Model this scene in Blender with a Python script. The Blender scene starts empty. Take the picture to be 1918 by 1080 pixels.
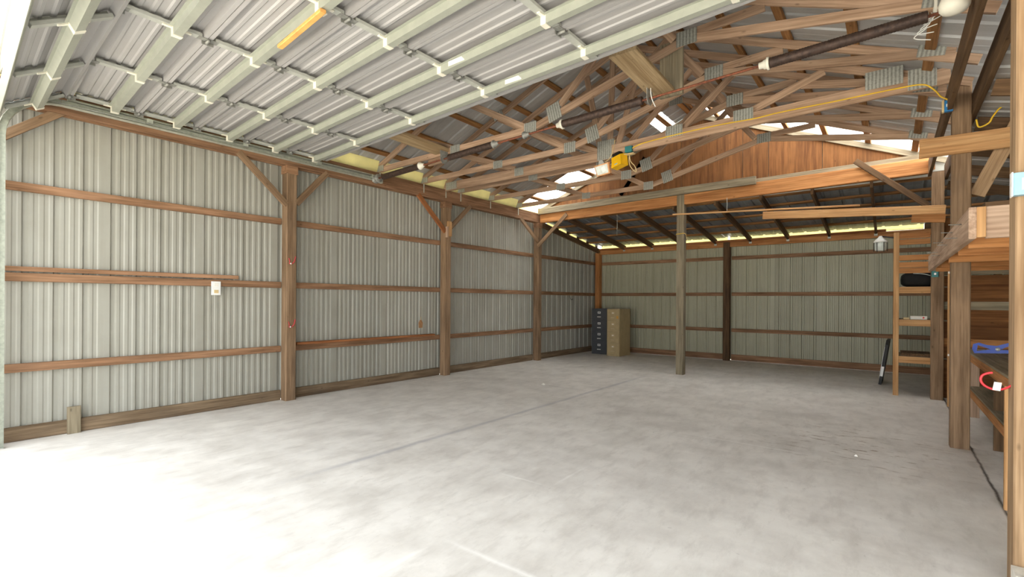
import bpy, math, random
from mathutils import Vector, Matrix, Euler

# ------------------------------------------------------------------ camera, sky, exposure
scene = bpy.context.scene
col = scene.collection
random.seed(7)

IMG_W, IMG_H = 1918.0, 1080.0
F_PX, V0 = 909.14, 563.555
YAW, ROLL = 0.6634, 0.0068
CAM = Vector((7.2, -10.276, 1.52))
fwd = Vector((-math.sin(YAW), math.cos(YAW), 0)); rgt = Vector((math.cos(YAW), math.sin(YAW), 0)); upv = Vector((0, 0, 1))
r2 = rgt * math.cos(ROLL) + upv * math.sin(ROLL); u2 = -rgt * math.sin(ROLL) + upv * math.cos(ROLL)
cam_data = bpy.data.cameras.new('camera'); cam = bpy.data.objects.new('camera', cam_data); col.objects.link(cam)
cam.matrix_world = Matrix(((r2.x, u2.x, -fwd.x, CAM.x), (r2.y, u2.y, -fwd.y, CAM.y), (r2.z, u2.z, -fwd.z, CAM.z), (0, 0, 0, 1)))
cam_data.sensor_fit = 'HORIZONTAL'; cam_data.sensor_width = 36.0
cam_data.lens = F_PX / IMG_W * 36.0
cam_data.shift_y = (V0 - IMG_H / 2) / IMG_W
cam_data.clip_start = 0.05; cam_data.clip_end = 300
scene.camera = cam

world = bpy.data.worlds.new('overcast_sky'); scene.world = world; world.use_nodes = True
bg = world.node_tree.nodes['Background']
bg.inputs['Color'].default_value = (0.93, 0.97, 1.0, 1); bg.inputs['Strength'].default_value = 3.8
sun_d = bpy.data.lights.new('sun', 'SUN'); sun = bpy.data.objects.new('sun', sun_d); col.objects.link(sun)
sun_d.energy = 24.0; sun_d.color = (1.0, 0.96, 0.9); sun_d.angle = math.radians(3)
sun.rotation_euler = Vector((-0.12, -0.5, -0.86)).to_track_quat('-Z', 'Y').to_euler()   # high, from behind the barn
scene.view_settings.view_transform = 'Standard'; scene.view_settings.look = 'None'
scene.view_settings.gamma = 1.0; scene.view_settings.exposure = 0.24
scene.view_settings.use_curve_mapping = False
try:
    scene.cycles.max_bounces = 10; scene.cycles.diffuse_bounces = 8; scene.cycles.glossy_bounces = 3
    scene.cycles.transmission_bounces = 4; scene.cycles.caustics_reflective = False
    scene.cycles.use_denoising = True
    scene.cycles.use_adaptive_sampling = False
except Exception:
    pass

# ------------------------------------------------------------------ helpers
def lin(r, g, b):
    f = lambda c: (c / 255 / 12.92) if c / 255 <= 0.04045 else ((c / 255 + 0.055) / 1.055) ** 2.4
    return (f(r), f(g), f(b), 1.0)

MATS = {}
def nmat(name):
    m = bpy.data.materials.new(name); m.use_nodes = True
    nt = m.node_tree; b = nt.nodes['Principled BSDF']
    MATS[name] = m
    return m, nt, b
def node(nt, t, **kw):
    n = nt.nodes.new(t)
    for k, v in kw.items(): setattr(n, k, v)
    return n
def math_(nt, op, a, b=None, c=None, clamp=False):
    n = nt.nodes.new('ShaderNodeMath'); n.operation = op; n.use_clamp = clamp
    for i, v in enumerate((a, b, c)):
        if v is None: continue
        if isinstance(v, (int, float)): n.inputs[i].default_value = v
        else: nt.links.new(v, n.inputs[i])
    return n.outputs[0]
def mix(nt, fac, a, b, mode='MIX'):
    n = nt.nodes.new('ShaderNodeMix'); n.data_type = 'RGBA'; n.blend_type = mode
    for i, v in ((0, fac), (6, a), (7, b)):
        if isinstance(v, (int, float)): n.inputs[i].default_value = v
        elif isinstance(v, tuple): n.inputs[i].default_value = v
        else: nt.links.new(v, n.inputs[i])
    return n.outputs[2]
def ramp(nt, fac, stops):
    n = nt.nodes.new('ShaderNodeValToRGB'); nt.links.new(fac, n.inputs[0])
    el = n.color_ramp.elements
    while len(el) < len(stops): el.new(0.5)
    for e, (p, c) in zip(el, stops): e.position = p; e.color = c
    return n.outputs[0]
def coords(nt, scale, rnd=True):
    tc = nt.nodes.new('ShaderNodeTexCoord'); mp = nt.nodes.new('ShaderNodeMapping')
    src = tc.outputs['Object']
    if rnd:
        oi = nt.nodes.new('ShaderNodeObjectInfo')
        cb = nt.nodes.new('ShaderNodeCombineXYZ')
        r = math_(nt, 'MULTIPLY', oi.outputs['Random'], 37.0)
        for i in range(3): nt.links.new(r, cb.inputs[i])
        va = nt.nodes.new('ShaderNodeVectorMath'); va.operation = 'ADD'
        nt.links.new(src, va.inputs[0]); nt.links.new(cb.outputs[0], va.inputs[1]); src = va.outputs[0]
    nt.links.new(src, mp.inputs[0]); mp.inputs['Scale'].default_value = scale
    return mp.outputs[0]
def noise(nt, vec, scale, detail=3, rough=0.55):
    n = nt.nodes.new('ShaderNodeTexNoise'); nt.links.new(vec, n.inputs['Vector'])
    n.inputs['Scale'].default_value = scale; n.inputs['Detail'].default_value = detail; n.inputs['Roughness'].default_value = rough
    return n.outputs[0]
def bump(nt, b, h, strength=0.3, dist=0.01):
    n = nt.nodes.new('ShaderNodeBump'); n.inputs['Strength'].default_value = strength; n.inputs['Distance'].default_value = dist
    nt.links.new(h, n.inputs['Height']); nt.links.new(n.outputs[0], b.inputs['Normal'])

def wood(name, light, dark, stain=None, stain_amt=0.35, rough=0.8, grain=0.9, vary=0.25):
    m, nt, b = nmat(name)
    L, D = lin(*light), lin(*dark)
    S = lin(*(stain or dark))
    v1 = coords(nt, (0.8, 9, 9)); v2 = coords(nt, (1.6, 55, 55)); v3 = coords(nt, (1.1, 2.5, 2.5))
    g1 = noise(nt, v1, 1.6, 4, 0.6); g2 = noise(nt, v2, 1.0, 2, 0.5); g3 = noise(nt, v3, 1.2, 3, 0.6)
    c = ramp(nt, g1, [(0.32, D), (0.62, L)])
    c2 = ramp(nt, g2, [(0.35, (0.55, 0.52, 0.48, 1)), (0.62, (1, 1, 1, 1))])
    c = mix(nt, grain * 0.7, c, c2, 'MULTIPLY')
    sm = ramp(nt, g3, [(0.5, (0, 0, 0, 1)), (0.72, (1, 1, 1, 1))])
    c = mix(nt, math_(nt, 'MULTIPLY', sm, stain_amt), c, S)
    # knots
    vo = nt.nodes.new('ShaderNodeTexVoronoi'); nt.links.new(coords(nt, (2.2, 5.0, 5.0)), vo.inputs['Vector']); vo.inputs['Scale'].default_value = 1.6
    kn = ramp(nt, vo.outputs['Distance'], [(0.04, (0.8, 0.8, 0.8, 1)), (0.1, (0, 0, 0, 1))])
    c = mix(nt, math_(nt, 'MULTIPLY', kn, 0.8), c, tuple(x * 0.45 for x in D[:3]) + (1,))
    oi = nt.nodes.new('ShaderNodeObjectInfo')
    hsv = nt.nodes.new('ShaderNodeHueSaturation'); nt.links.new(c, hsv.inputs['Color'])
    nt.links.new(math_(nt, 'ADD', math_(nt, 'MULTIPLY', oi.outputs['Random'], 2 * vary), 1 - vary), hsv.inputs['Value'])
    nt.links.new(hsv.outputs[0], b.inputs['Base Color'])
    b.inputs['Roughness'].default_value = rough; b.inputs['Specular IOR Level'].default_value = 0.25
    bump(nt, b, g2, 0.35, 0.004)
    return m

def plain(name, rgb, rough=0.5, metal=0.0, vary=0.06, scale=6.0, spec=0.5):
    m, nt, b = nmat(name)
    c = lin(*rgb)
    n = noise(nt, coords(nt, (1, 1, 1)), scale, 4, 0.6)
    lo = tuple(x * (1 - 2.2 * vary) for x in c[:3]) + (1,); hi = tuple(min(1, x * (1 + vary)) for x in c[:3]) + (1,)
    nt.links.new(ramp(nt, n, [(0.3, lo), (0.65, hi)]), b.inputs['Base Color'])
    b.inputs['Roughness'].default_value = rough; b.inputs['Metallic'].default_value = metal; b.inputs['Specular IOR Level'].default_value = spec
    return m

def sheet_metal(name, rgb, dirt, axis_scale, rough=0.45, metal=0.0, amt=0.35):
    m, nt, b = nmat(name)
    c, d = lin(*rgb), lin(*dirt)
    s = noise(nt, coords(nt, axis_scale), 1.0, 4, 0.65)
    p = noise(nt, coords(nt, (1.2, 1.2, 1.2)), 1.5, 4, 0.65)
    k = math_(nt, 'MULTIPLY', ramp(nt, math_(nt, 'MULTIPLY', math_(nt, 'ADD', s, p), 0.5), [(0.4, (0, 0, 0, 1)), (0.68, (1, 1, 1, 1))]), amt)
    cc = mix(nt, k, c, d)
    oi = nt.nodes.new('ShaderNodeObjectInfo'); hsv = nt.nodes.new('ShaderNodeHueSaturation'); nt.links.new(cc, hsv.inputs['Color'])
    nt.links.new(math_(nt, 'ADD', math_(nt, 'MULTIPLY', oi.outputs['Random'], 0.12), 0.94), hsv.inputs['Value'])
    nt.links.new(hsv.outputs[0], b.inputs['Base Color'])
    b.inputs['Roughness'].default_value = rough; b.inputs['Metallic'].default_value = metal; b.inputs['Specular IOR Level'].default_value = 0.4
    return m

def translucent(name, rgb, share=0.8):
    m, nt, b = nmat(name)
    c = lin(*rgb)
    n = noise(nt, coords(nt, (1, 1, 1)), 3.0, 3, 0.6)
    cc = ramp(nt, n, [(0.3, tuple(x * 0.85 for x in c[:3]) + (1,)), (0.7, c)])
    t = nt.nodes.new('ShaderNodeBsdfTranslucent'); nt.links.new(cc, t.inputs[0])
    nt.links.new(cc, b.inputs['Base Color']); b.inputs['Roughness'].default_value = 0.5
    mx = nt.nodes.new('ShaderNodeMixShader'); mx.inputs[0].default_value = share
    nt.links.new(b.outputs[0], mx.inputs[1]); nt.links.new(t.outputs[0], mx.inputs[2])
    nt.links.new(mx.outputs[0], nt.nodes['Material Output'].inputs['Surface'])
    return m

# woods
W_POST = wood('weathered_post_wood', (158, 130, 102), (120, 96, 72), (100, 84, 70), 0.45, vary=0.1)
W_GIRT = wood('girt_wood', (166, 128, 98), (124, 92, 66), (98, 74, 58), 0.4, vary=0.12)
W_TRUSS = wood('truss_wood', (190, 160, 134), (154, 124, 100), (130, 110, 94), 0.3, vary=0.14)
W_DARK = wood('dark_old_wood', (116, 90, 64), (80, 60, 42), (62, 48, 38), 0.4, vary=0.15)
W_ORANGE = wood('orange_beam_wood', (196, 140, 88), (164, 108, 62), (128, 90, 58), 0.25, vary=0.06)
W_FRESH = wood('fresh_pine_wood', (214, 170, 120), (186, 138, 90), (160, 120, 84), 0.2, vary=0.06)
W_GREY = wood('grey_weathered_wood', (158, 146, 122), (122, 112, 92), (98, 94, 82), 0.35, vary=0.1)
W_SILL = wood('treated_sill_wood', (142, 122, 98), (106, 88, 68), (84, 76, 66), 0.45, vary=0.08)
W_PURLIN = wood('purlin_wood', (168, 122, 76), (120, 82, 48), (84, 60, 40), 0.35, vary=0.28)
W_PLY = wood('plywood', (136, 92, 52), (104, 66, 35), (80, 52, 30), 0.5, vary=0.12, grain=0.8)
W_PALEPLY = wood('pale_plywood', (188, 164, 128), (160, 134, 98), (140, 118, 92), 0.3, vary=0.06)
W_TANPOST = wood('tan_post_wood', (182, 152, 118), (150, 120, 88), (128, 104, 80), 0.3, vary=0.02)
W_PINK = wood('pinkish_plank_wood', (200, 172, 148), (172, 142, 118), (150, 124, 104), 0.3, vary=0.08)
W_RED = wood('reddish_board_wood', (178, 118, 74), (142, 88, 52), (112, 72, 46), 0.3, vary=0.05)
# metals and others
M_WALL = sheet_metal('painted_wall_sheet', (163, 162, 152), (139, 135, 121), (9, 9, 0.5), 0.4, 0.0, 0.5)
M_BACKWALL = sheet_metal('painted_back_wall_sheet', (167, 165, 141), (142, 138, 114), (9, 9, 0.5), 0.4, 0.0, 0.4)
M_DOOR = sheet_metal('door_sheet', (178, 176, 175), (162, 157, 152), (0.4, 9, 9), 0.42, 0.0, 0.4)
M_ROOF = sheet_metal('roof_sheet_metal', (176, 176, 174), (140, 134, 126), (0.7, 8, 8), 0.42, 0.15, 0.5)
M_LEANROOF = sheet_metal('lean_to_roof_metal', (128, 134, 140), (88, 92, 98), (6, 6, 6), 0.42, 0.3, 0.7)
M_GALV = plain('galvanized_steel', (186, 190, 176), 0.4, 0.25, 0.1, 25)
M_STRUT = plain('galvanized_strut', (166, 169, 156), 0.42, 0.1, 0.04, 8)
M_STILE = plain('galvanized_stile', (184, 186, 178), 0.42, 0.1, 0.05, 14)
M_STEEL = plain('dull_steel', (150, 150, 144), 0.5, 0.3, 0.15, 30)
M_WHITE = plain('white_enamel', (232, 228, 212), 0.5, 0, 0.04)
M_PLASTIC = plain('white_plastic', (236, 236, 232), 0.45, 0, 0.02)
M_RUST = plain('rusty_shaft', (132, 78, 54), 0.7, 0.2, 0.25, 40)
M_SPRING = plain('dark_spring_steel', (74, 58, 50), 0.6, 0.4, 0.25, 30)
M_PLATE = None
M_SKY = translucent('translucent_roof_sheet', (250, 250, 250), 0.9)
M_EAVE = translucent('yellowed_eave_sheet', (252, 247, 205), 0.8)
M_YELLOW = plain('yellow_enamel', (240, 186, 20), 0.45, 0, 0.08)
M_CORD = plain('yellow_cord_rubber', (226, 184, 40), 0.5, 0, 0.05)
M_BEIGE = plain('beige_cable', (214, 190, 140), 0.6, 0, 0.05)
M_BLUE = plain('blue_plastic', (44, 128, 190), 0.45, 0, 0.05)
M_TEAL = plain('teal_plastic', (44, 120, 122), 0.5, 0, 0.06)
M_ROYAL = plain('royal_blue_plastic', (26, 74, 190), 0.35, 0, 0.06)
M_PALEBLUE = plain('pale_blue_label', (146, 186, 204), 0.5, 0, 0.05)
M_REDP = plain('red_plastic', (224, 46, 56), 0.4, 0, 0.06)
M_RIBBON = plain('red_ribbon', (196, 66, 70), 0.7, 0, 0.1)
M_BLACK = plain('shelf_shade_black', (18, 17, 17), 0.85, 0, 0.2, 20)
M_BLACKM = plain('black_metal', (28, 26, 24), 0.5, 0.2, 0.15, 20)
M_CABDARK = plain('charcoal_enamel', (70, 71, 74), 0.4, 0, 0.05)
M_CABTAN = plain('tan_enamel', (176, 156, 116), 0.42, 0, 0.05)
M_CHROME = plain('chrome', (225, 225, 220), 0.3, 0.2, 0.05)
M_GLASS = plain('frosted_glass', (205, 212, 205), 0.2, 0, 0.1, 12)
M_ORTRIM = plain('orange_housing', (214, 158, 104), 0.6, 0, 0.1)
M_PAPER = plain('paper', (236, 232, 222), 0.8, 0, 0.04)
M_BROWN = plain('brown_tag', (166, 124, 84), 0.85, 0, 0.15, 25)
M_STICK = plain('orange_stick_wood', (232, 172, 96), 0.7, 0, 0.1, 20)
M_GRAVEL = plain('gravel', (214, 208, 196), 0.95, 0, 0.12, 12)

def plate_mat():
    m, nt, b = nmat('truss_plate_steel')
    tc = nt.nodes.new('ShaderNodeTexCoord')
    w = nt.nodes.new('ShaderNodeTexWave'); nt.links.new(tc.outputs['Object'], w.inputs['Vector']); w.inputs['Scale'].default_value = 9.0
    w.inputs['Distortion'].default_value = 0.6; w.bands_direction = 'X'
    n = noise(nt, coords(nt, (1, 1, 1)), 60, 2)
    c = ramp(nt, w.outputs['Fac'], [(0.25, lin(116, 116, 110)), (0.7, lin(176, 178, 168))])
    c = mix(nt, 0.4, c, ramp(nt, n, [(0.3, lin(130, 128, 120)), (0.7, lin(190, 190, 180))]))
    nt.links.new(c, b.inputs['Base Color']); b.inputs['Roughness'].default_value = 0.45; b.inputs['Metallic'].default_value = 0.3
    bump(nt, b, w.outputs['Fac'], 0.4, 0.004)
    return m
M_PLATE = plate_mat()

def concrete():
    m, nt, b = nmat('concrete_floor')
    tc = nt.nodes.new('ShaderNodeTexCoord'); P = tc.outputs['Object']
    sep = nt.nodes.new('ShaderNodeSeparateXYZ'); nt.links.new(P, sep.inputs[0]); x, y = sep.outputs[0], sep.outputs[1]
    n1 = noise(nt, P, 0.5, 6, 0.62); n2 = noise(nt, P, 2.4, 5, 0.6); n3 = noise(nt, P, 16, 4, 0.6); n4 = noise(nt, P, 0.9, 5, 0.7)
    base = ramp(nt, n1, [(0.3, lin(206, 202, 196)), (0.7, lin(232, 228, 220))])
    c2 = ramp(nt, n2, [(0.32, lin(194, 188, 181)), (0.6, lin(236, 232, 226))])
    base = mix(nt, 0.5, base, c2)
    st = ramp(nt, n4, [(0.56, (0, 0, 0, 1)), (0.74, (1, 1, 1, 1))])
    base = mix(nt, math_(nt, 'MULTIPLY', st, 0.4), base, lin(172, 165, 156))
    mp_ = nt.nodes.new('ShaderNodeMapping'); nt.links.new(P, mp_.inputs[0]); mp_.inputs['Scale'].default_value = (5, 1.6, 1); mp_.inputs['Rotation'].default_value = (0, 0, 0.75)
    n5 = noise(nt, mp_.outputs[0], 1.6, 6, 0.68)
    base = mix(nt, math_(nt, 'MULTIPLY', ramp(nt, n5, [(0.5, (0, 0, 0, 1)), (0.66, (1, 1, 1, 1))]), 0.35), base, lin(182, 176, 168))
    base = mix(nt, math_(nt, 'MULTIPLY', ramp(nt, n5, [(0.3, (1, 1, 1, 1)), (0.44, (0, 0, 0, 1))]), 0.3), base, lin(240, 238, 233))
    sp = ramp(nt, n3, [(0.66, (0, 0, 0, 1)), (0.76, (1, 1, 1, 1))])
    base = mix(nt, math_(nt, 'MULTIPLY', math_(nt, 'MULTIPLY', sp, n2), 0.55), base, lin(120, 110, 98))
    # brown dirt by the right-hand post
    dx = math_(nt, 'SUBTRACT', x, 6.9); dy = math_(nt, 'SUBTRACT', y, -3.9)
    rr = math_(nt, 'SQRT', math_(nt, 'ADD', math_(nt, 'MULTIPLY', dx, dx), math_(nt, 'MULTIPLY', math_(nt, 'MULTIPLY', dy, dy), 1.0)))
    dm = math_(nt, 'SUBTRACT', 1.0, math_(nt, 'DIVIDE', rr, 1.3), clamp=True)
    vn = nt.nodes.new('ShaderNodeMapping'); nt.links.new(P, vn.inputs[0]); vn.inputs['Scale'].default_value = (3, 9, 1); vn.inputs['Rotation'].default_value = (0, 0, 0.7)
    dn = ramp(nt, noise(nt, vn.outputs[0], 1.4, 4, 0.7), [(0.56, (0, 0, 0, 1)), (0.66, (1, 1, 1, 1))])
    base = mix(nt, math_(nt, 'MULTIPLY', math_(nt, 'MULTIPLY', dm, dn), 1.0, clamp=True), base, lin(128, 104, 78))
    wob = math_(nt, 'MULTIPLY', math_(nt, 'SUBTRACT', n2, 0.5), 0.05)
    def seg(axis, c0, a, bb, w, colr, amt, soft=1.0):
        nonlocal base
        p, q = (x, y) if axis == 'x' else (y, x)
        d = math_(nt, 'ABSOLUTE', math_(nt, 'ADD', math_(nt, 'SUBTRACT', p, c0), wob))
        k = math_(nt, 'SUBTRACT', 1.0, math_(nt, 'DIVIDE', d, w), clamp=True)
        mid, half = (a + bb) / 2, abs(bb - a) / 2
        e = math_(nt, 'MULTIPLY', math_(nt, 'SUBTRACT', half, math_(nt, 'ABSOLUTE', math_(nt, 'SUBTRACT', q, mid))), 3.0 / soft, clamp=True)
        k = math_(nt, 'MULTIPLY', math_(nt, 'MULTIPLY', k, e), math_(nt, 'ADD', math_(nt, 'MULTIPLY', n4, 1.3), -0.05, clamp=True))
        base = mix(nt, math_(nt, 'MULTIPLY', k, amt, clamp=True), base, colr)
    seg('x', 3.22, -8.5, -0.6, 0.06, lin(150, 150, 158), 0.8, 3.0)
    seg('x', 7.87, -9.9, 3.4, 0.018, lin(84, 78, 72), 1.9, 0.3)
    lt = lin(248, 246, 242)
    seg('y', -6.95, 4.4, 5.0, 0.02, lt, 1.1); seg('x', 5.0, -6.95, -6.3, 0.02, lt, 1.1)
    seg('y', -8.1, 4.9, 6.1, 0.03, lt, 0.9); seg('x', 4.95, -9.0, -8.1, 0.03, lt, 0.9)
    seg('y', -4.6, 4.7, 7.0, 0.022, lt, 0.6, 2.0)
    nt.links.new(base, b.inputs['Base Color'])
    nt.links.new(ramp(nt, n2, [(0.3, (0.45, 0.45, 0.45, 1)), (0.7, (0.68, 0.68, 0.68, 1))]), b.inputs['Roughness'])
    b.inputs['Specular IOR Level'].default_value = 0.4
    bump(nt, b, n3, 0.15, 0.004)
    return m
M_FLOOR = concrete()

# ---- object builders
WM = {}
def inv(p): return WM[p.name].inverted()
def thing(name, label=None, cat=None, loc=(0, 0, 0), group=None, kind=None, M=None):
    o = bpy.data.objects.new(name, None); col.objects.link(o); o.empty_display_size = 0.1
    Mw = M if M is not None else Matrix.Translation(Vector(loc))
    o.matrix_world = Mw; WM[o.name] = Mw.copy()
    return tag(o, label, cat, group, kind)
def tag(o, label=None, cat=None, group=None, kind=None):
    if label: o['label'] = label
    if cat: o['category'] = cat
    if group: o['group'] = group
    if kind: o['kind'] = kind
    return o
def obj(name, me, parent=None, M=None):
    o = bpy.data.objects.new(name, me); M = M if M is not None else Matrix()
    col.objects.link(o)
    if parent is not None:
        o.parent = parent; o.matrix_local = inv(parent) @ M
    else:
        o.matrix_world = M
    WM[o.name] = M.copy()
    return o
CACHE = {}
def mesh(name, verts, faces, mat, key=None, smooth=False):
    if key is not None:
        key = key + (mat.name,)
        if key in CACHE: return CACHE[key]
    me = bpy.data.meshes.new(name); me.from_pydata([tuple(v) for v in verts], [], faces)
    me.materials.append(mat)
    if smooth:
        for p in me.polygons: p.use_smooth = True
    me.update()
    if key is not None: CACHE[key] = me
    return me
def oct_prism(L, t, w, ch=0.004):
    """a board: length along +x centred, thickness t along y, width w along z, long edges chamfered"""
    a, b = t / 2, w / 2; c = min(ch, a * 0.5, b * 0.5)
    ring = [(-a + c, -b), (a - c, -b), (a, -b + c), (a, b - c), (a - c, b), (-a + c, b), (-a, b - c), (-a, -b + c)]
    v = [(-L / 2, p, q) for p, q in ring] + [(L / 2, p, q) for p, q in ring]
    f = [(i, (i + 1) % 8, 8 + (i + 1) % 8, 8 + i) for i in range(8)]
    f = [tuple(reversed(q)) for q in f]
    f += [tuple(range(8)), tuple(range(15, 7, -1))]
    return v, [tuple(reversed(q)) for q in f]
def frame_m(a, b, up):
    a, b = Vector(a), Vector(b); x = (b - a).normalized(); u = Vector(up)
    z = (u - x * u.dot(x)); z = z.normalized(); y = z.cross(x)
    c = (a + b) / 2
    return Matrix(((x.x, y.x, z.x, c.x), (x.y, y.y, z.y, c.y), (x.z, y.z, z.z, c.z), (0, 0, 0, 1)))
def board(name, a, b, w, t, mat, parent=None, up=(0, 0, 1), ch=0.004):
    L = (Vector(b) - Vector(a)).length
    v, f = oct_prism(L, t, w, ch)
    me = mesh(name, v, f, mat, ('board', round(L, 3), round(t, 3), round(w, 3)))
    return obj(name, me, parent, frame_m(a, b, up))
def box(name, lo, hi, mat, parent=None, ch=0.004):
    lo, hi = Vector(lo), Vector(hi); c = (lo + hi) / 2; s = hi - lo
    ax = max(range(3), key=lambda i: s[i])
    d = Vector((0, 0, 0)); d[ax] = s[ax] / 2
    up = (0, 0, 1) if ax != 2 else (0, 1, 0)
    w = s.z if ax != 2 else s.y
    t = (s.y if ax == 0 else s.x) if ax != 2 else s.x
    return board(name, c - d, c + d, w, t, mat, parent, up, ch)
def lathe_pts(profile, seg=16):
    """profile of (x along axis, r) -> tube around local x"""
    v, f = [], []
    n = len(profile)
    for (x, r) in profile:
        for k in range(seg):
            t = 2 * math.pi * k / seg; v.append((x, r * math.cos(t), r * math.sin(t)))
    for i in range(n - 1):
        for k in range(seg):
            f.append((i * seg + k, i * seg + (k + 1) % seg, (i + 1) * seg + (k + 1) % seg, (i + 1) * seg + k))
    f = [tuple(reversed(q)) for q in f]
    f.append(tuple(range(seg))); f.append(tuple(reversed(range((n - 1) * seg, n * seg))))
    return v, [tuple(reversed(q)) for q in f]
def lathe(name, a, b, profile, mat, parent=None, seg=16, smooth=True):
    """profile in (x from a, r)"""
    L = (Vector(b) - Vector(a)).length
    v, f = lathe_pts([(x - L / 2, r) for x, r in profile], seg)
    up = (0, 0, 1) if abs((Vector(b) - Vector(a)).normalized().z) < 0.9 else (0, 1, 0)
    return obj(name, mesh(name, v, f, mat, smooth=smooth), parent, frame_m(a, b, up))
def tube(name, pts, r, mat, parent=None, seg=8):
    pts = [Vector(p) for p in pts]; o = pts[0].copy()
    v, f = [], []; n = len(pts)
    prev = None
    for i, p in enumerate(pts):
        d = ((pts[min(i + 1, n - 1)] - pts[max(i - 1, 0)])).normalized()
        ref = prev if prev is not None else (Vector((0, 0, 1)) if abs(d.z) < 0.9 else Vector((1, 0, 0)))
        s = (ref - d * ref.dot(d)).normalized(); prev = s; t = d.cross(s)
        for k in range(seg):
            a = 2 * math.pi * k / seg; v.append(p - o + s * (r * math.cos(a)) + t * (r * math.sin(a)))
    for i in range(n - 1):
        for k in range(seg):
            f.append((i * seg + k, i * seg + (k + 1) % seg, (i + 1) * seg + (k + 1) % seg, (i + 1) * seg + k))
    f.append(tuple(reversed(range(seg)))); f.append(tuple(range((n - 1) * seg, n * seg)))
    return obj(name, mesh(name, v, f, mat, smooth=True), parent, Matrix.Translation(o))
def smooth_path(pts, n=6):
    pts = [Vector(p) for p in pts]; out = []
    for i in range(len(pts) - 1):
        p0, p1, p2, p3 = pts[max(i - 1, 0)], pts[i], pts[i + 1], pts[min(i + 2, len(pts) - 1)]
        for k in range(n):
            t = k / n
            out.append(0.5 * ((2 * p1) + (p2 - p0) * t + (2 * p0 - 5 * p1 + 4 * p2 - p3) * t * t + (3 * p1 - p0 - 3 * p2 + p3) * t ** 3))
    out.append(pts[-1]); return out
def prism(name, poly, thick, M, mat, parent=None, key=None):
    """poly in local (x,z), thickness along local y centred"""
    n = len(poly); h = thick / 2
    v = [(x, -h, z) for x, z in poly] + [(x, h, z) for x, z in poly]
    f = [tuple(range(n)), tuple(reversed(range(n, 2 * n)))] + [((i + 1) % n, i, n + i, n + (i + 1) % n) for i in range(n)]
    return obj(name, mesh(name, v, f, mat, key), parent, M)
def extrude_profile(prof, L):
    """prof (y,z) polyline extruded along x 0..L, open thin sheet"""
    n = len(prof)
    v = [(0, y, z) for y, z in prof] + [(L, y, z) for y, z in prof]
    return v, [(i, i + 1, n + i + 1, n + i) for i in range(n - 1)]

# rib profile along u (0..W): returns list of (u, depth)
def rib_profile(W, pitch, depth=0.022, minor=0.006, phase=0.0, wb=0.032, wt=0.018, nminor=2):
    pts = [(0.0, 0.0)]
    k = 0
    while True:
        c = phase + k * pitch
        if c + wb > W - 1e-6: break
        if c - wb > 0:
            pts += [(c - wb, 0), (c - wt, depth), (c + wt, depth), (c + wb, 0)]
        for j in range(1, nminor + 1):
            m = c + pitch * j / (nminor + 1)
            if m + 0.03 < W and m - 0.03 > 0: pts += [(m - 0.026, 0), (m - 0.014, minor), (m + 0.014, minor), (m + 0.026, 0)]
        k += 1
    pts.append((W, 0.0))
    return sorted(set(pts), key=lambda p: p[0])

def wall_sheet(name, parent, origin, udir, ndir, W, z0, zA, zB, mat, phase=0.125, pitch=0.25):
    """ribbed sheet in the plane (udir, z); ribs pushed along ndir; top runs from zA to zB"""
    pr = rib_profile(W, pitch, phase=phase)
    n = len(pr); v = []
    for u, d in pr: v.append((u, d, z0))
    for u, d in pr: v.append((u, d, zA + (zB - zA) * u / W))
    f = [(i, i + 1, n + i + 1, n + i) for i in range(n - 1)]
    me = mesh(name, v, f, mat, ('sheet', round(W, 3), round(z0, 3), round(zA, 3), round(zB, 3), phase, pitch))
    u, nn, o = Vector(udir), Vector(ndir), Vector(origin)
    M = Matrix(((u.x, nn.x, 0, o.x), (u.y, nn.y, 0, o.y), (0, 0, 1, o.z), (0, 0, 0, 1)))
    return obj(name, me, parent, M)

# ------------------------------------------------------------------ dimensions
HW = 0.0775            # half post
BAY = 3.28
YP = [-2 * BAY, -BAY, 0.0]
XR = 7.775             # right post line
YB = 3.355             # back girt face
YF = -9.85             # front line
BEAM0, BEAM1 = 3.53, 3.765
RIDGE = 3.9; EAVE_Z = 3.94; SL = 0.41
def zr(x): return EAVE_Z + SL * (x if x <= RIDGE else 2 * RIDGE - x)
def zlean(y): return 3.64 - 0.135 * y      # underside of the lean-to rafters + depth

# ------------------------------------------------------------------ floor and ground
fl = box('floor', (-0.16, YF - 0.05, -0.15), (10.6, 3.5, 0.0), M_FLOOR, None)
fl.matrix_world = Matrix.Translation((5.22, -3.2, -0.075)); 
# rebuild floor mesh in world axes so that the joints sit where they are
v = [(x, y, z) for z in (-0.15, 0.0) for y in (YF - 0.05, 3.5) for x in (-0.16, 10.6)]
fme = mesh('floor', v, [(0, 2, 3, 1), (4, 5, 7, 6), (0, 1, 5, 4), (2, 6, 7, 3), (0, 4, 6, 2), (1, 3, 7, 5)], M_FLOOR)
fl.data = fme; fl.matrix_world = Matrix(); WM['floor'] = Matrix()
tag(fl, 'worn pale grey concrete slab floor with faint joints and stains', None, None, 'structure')
v = [(x, y, z) for z in (-0.3, -0.03) for y in (-60, 40) for x in (-50, 60)]
gr = obj('ground', mesh('ground', v, [(0, 2, 3, 1), (4, 5, 7, 6), (0, 1, 5, 4), (2, 6, 7, 3), (0, 4, 6, 2), (1, 3, 7, 5)], M_GRAVEL))
tag(gr, 'pale gravel ground outside the open barn front', None, None, 'structure')

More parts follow.
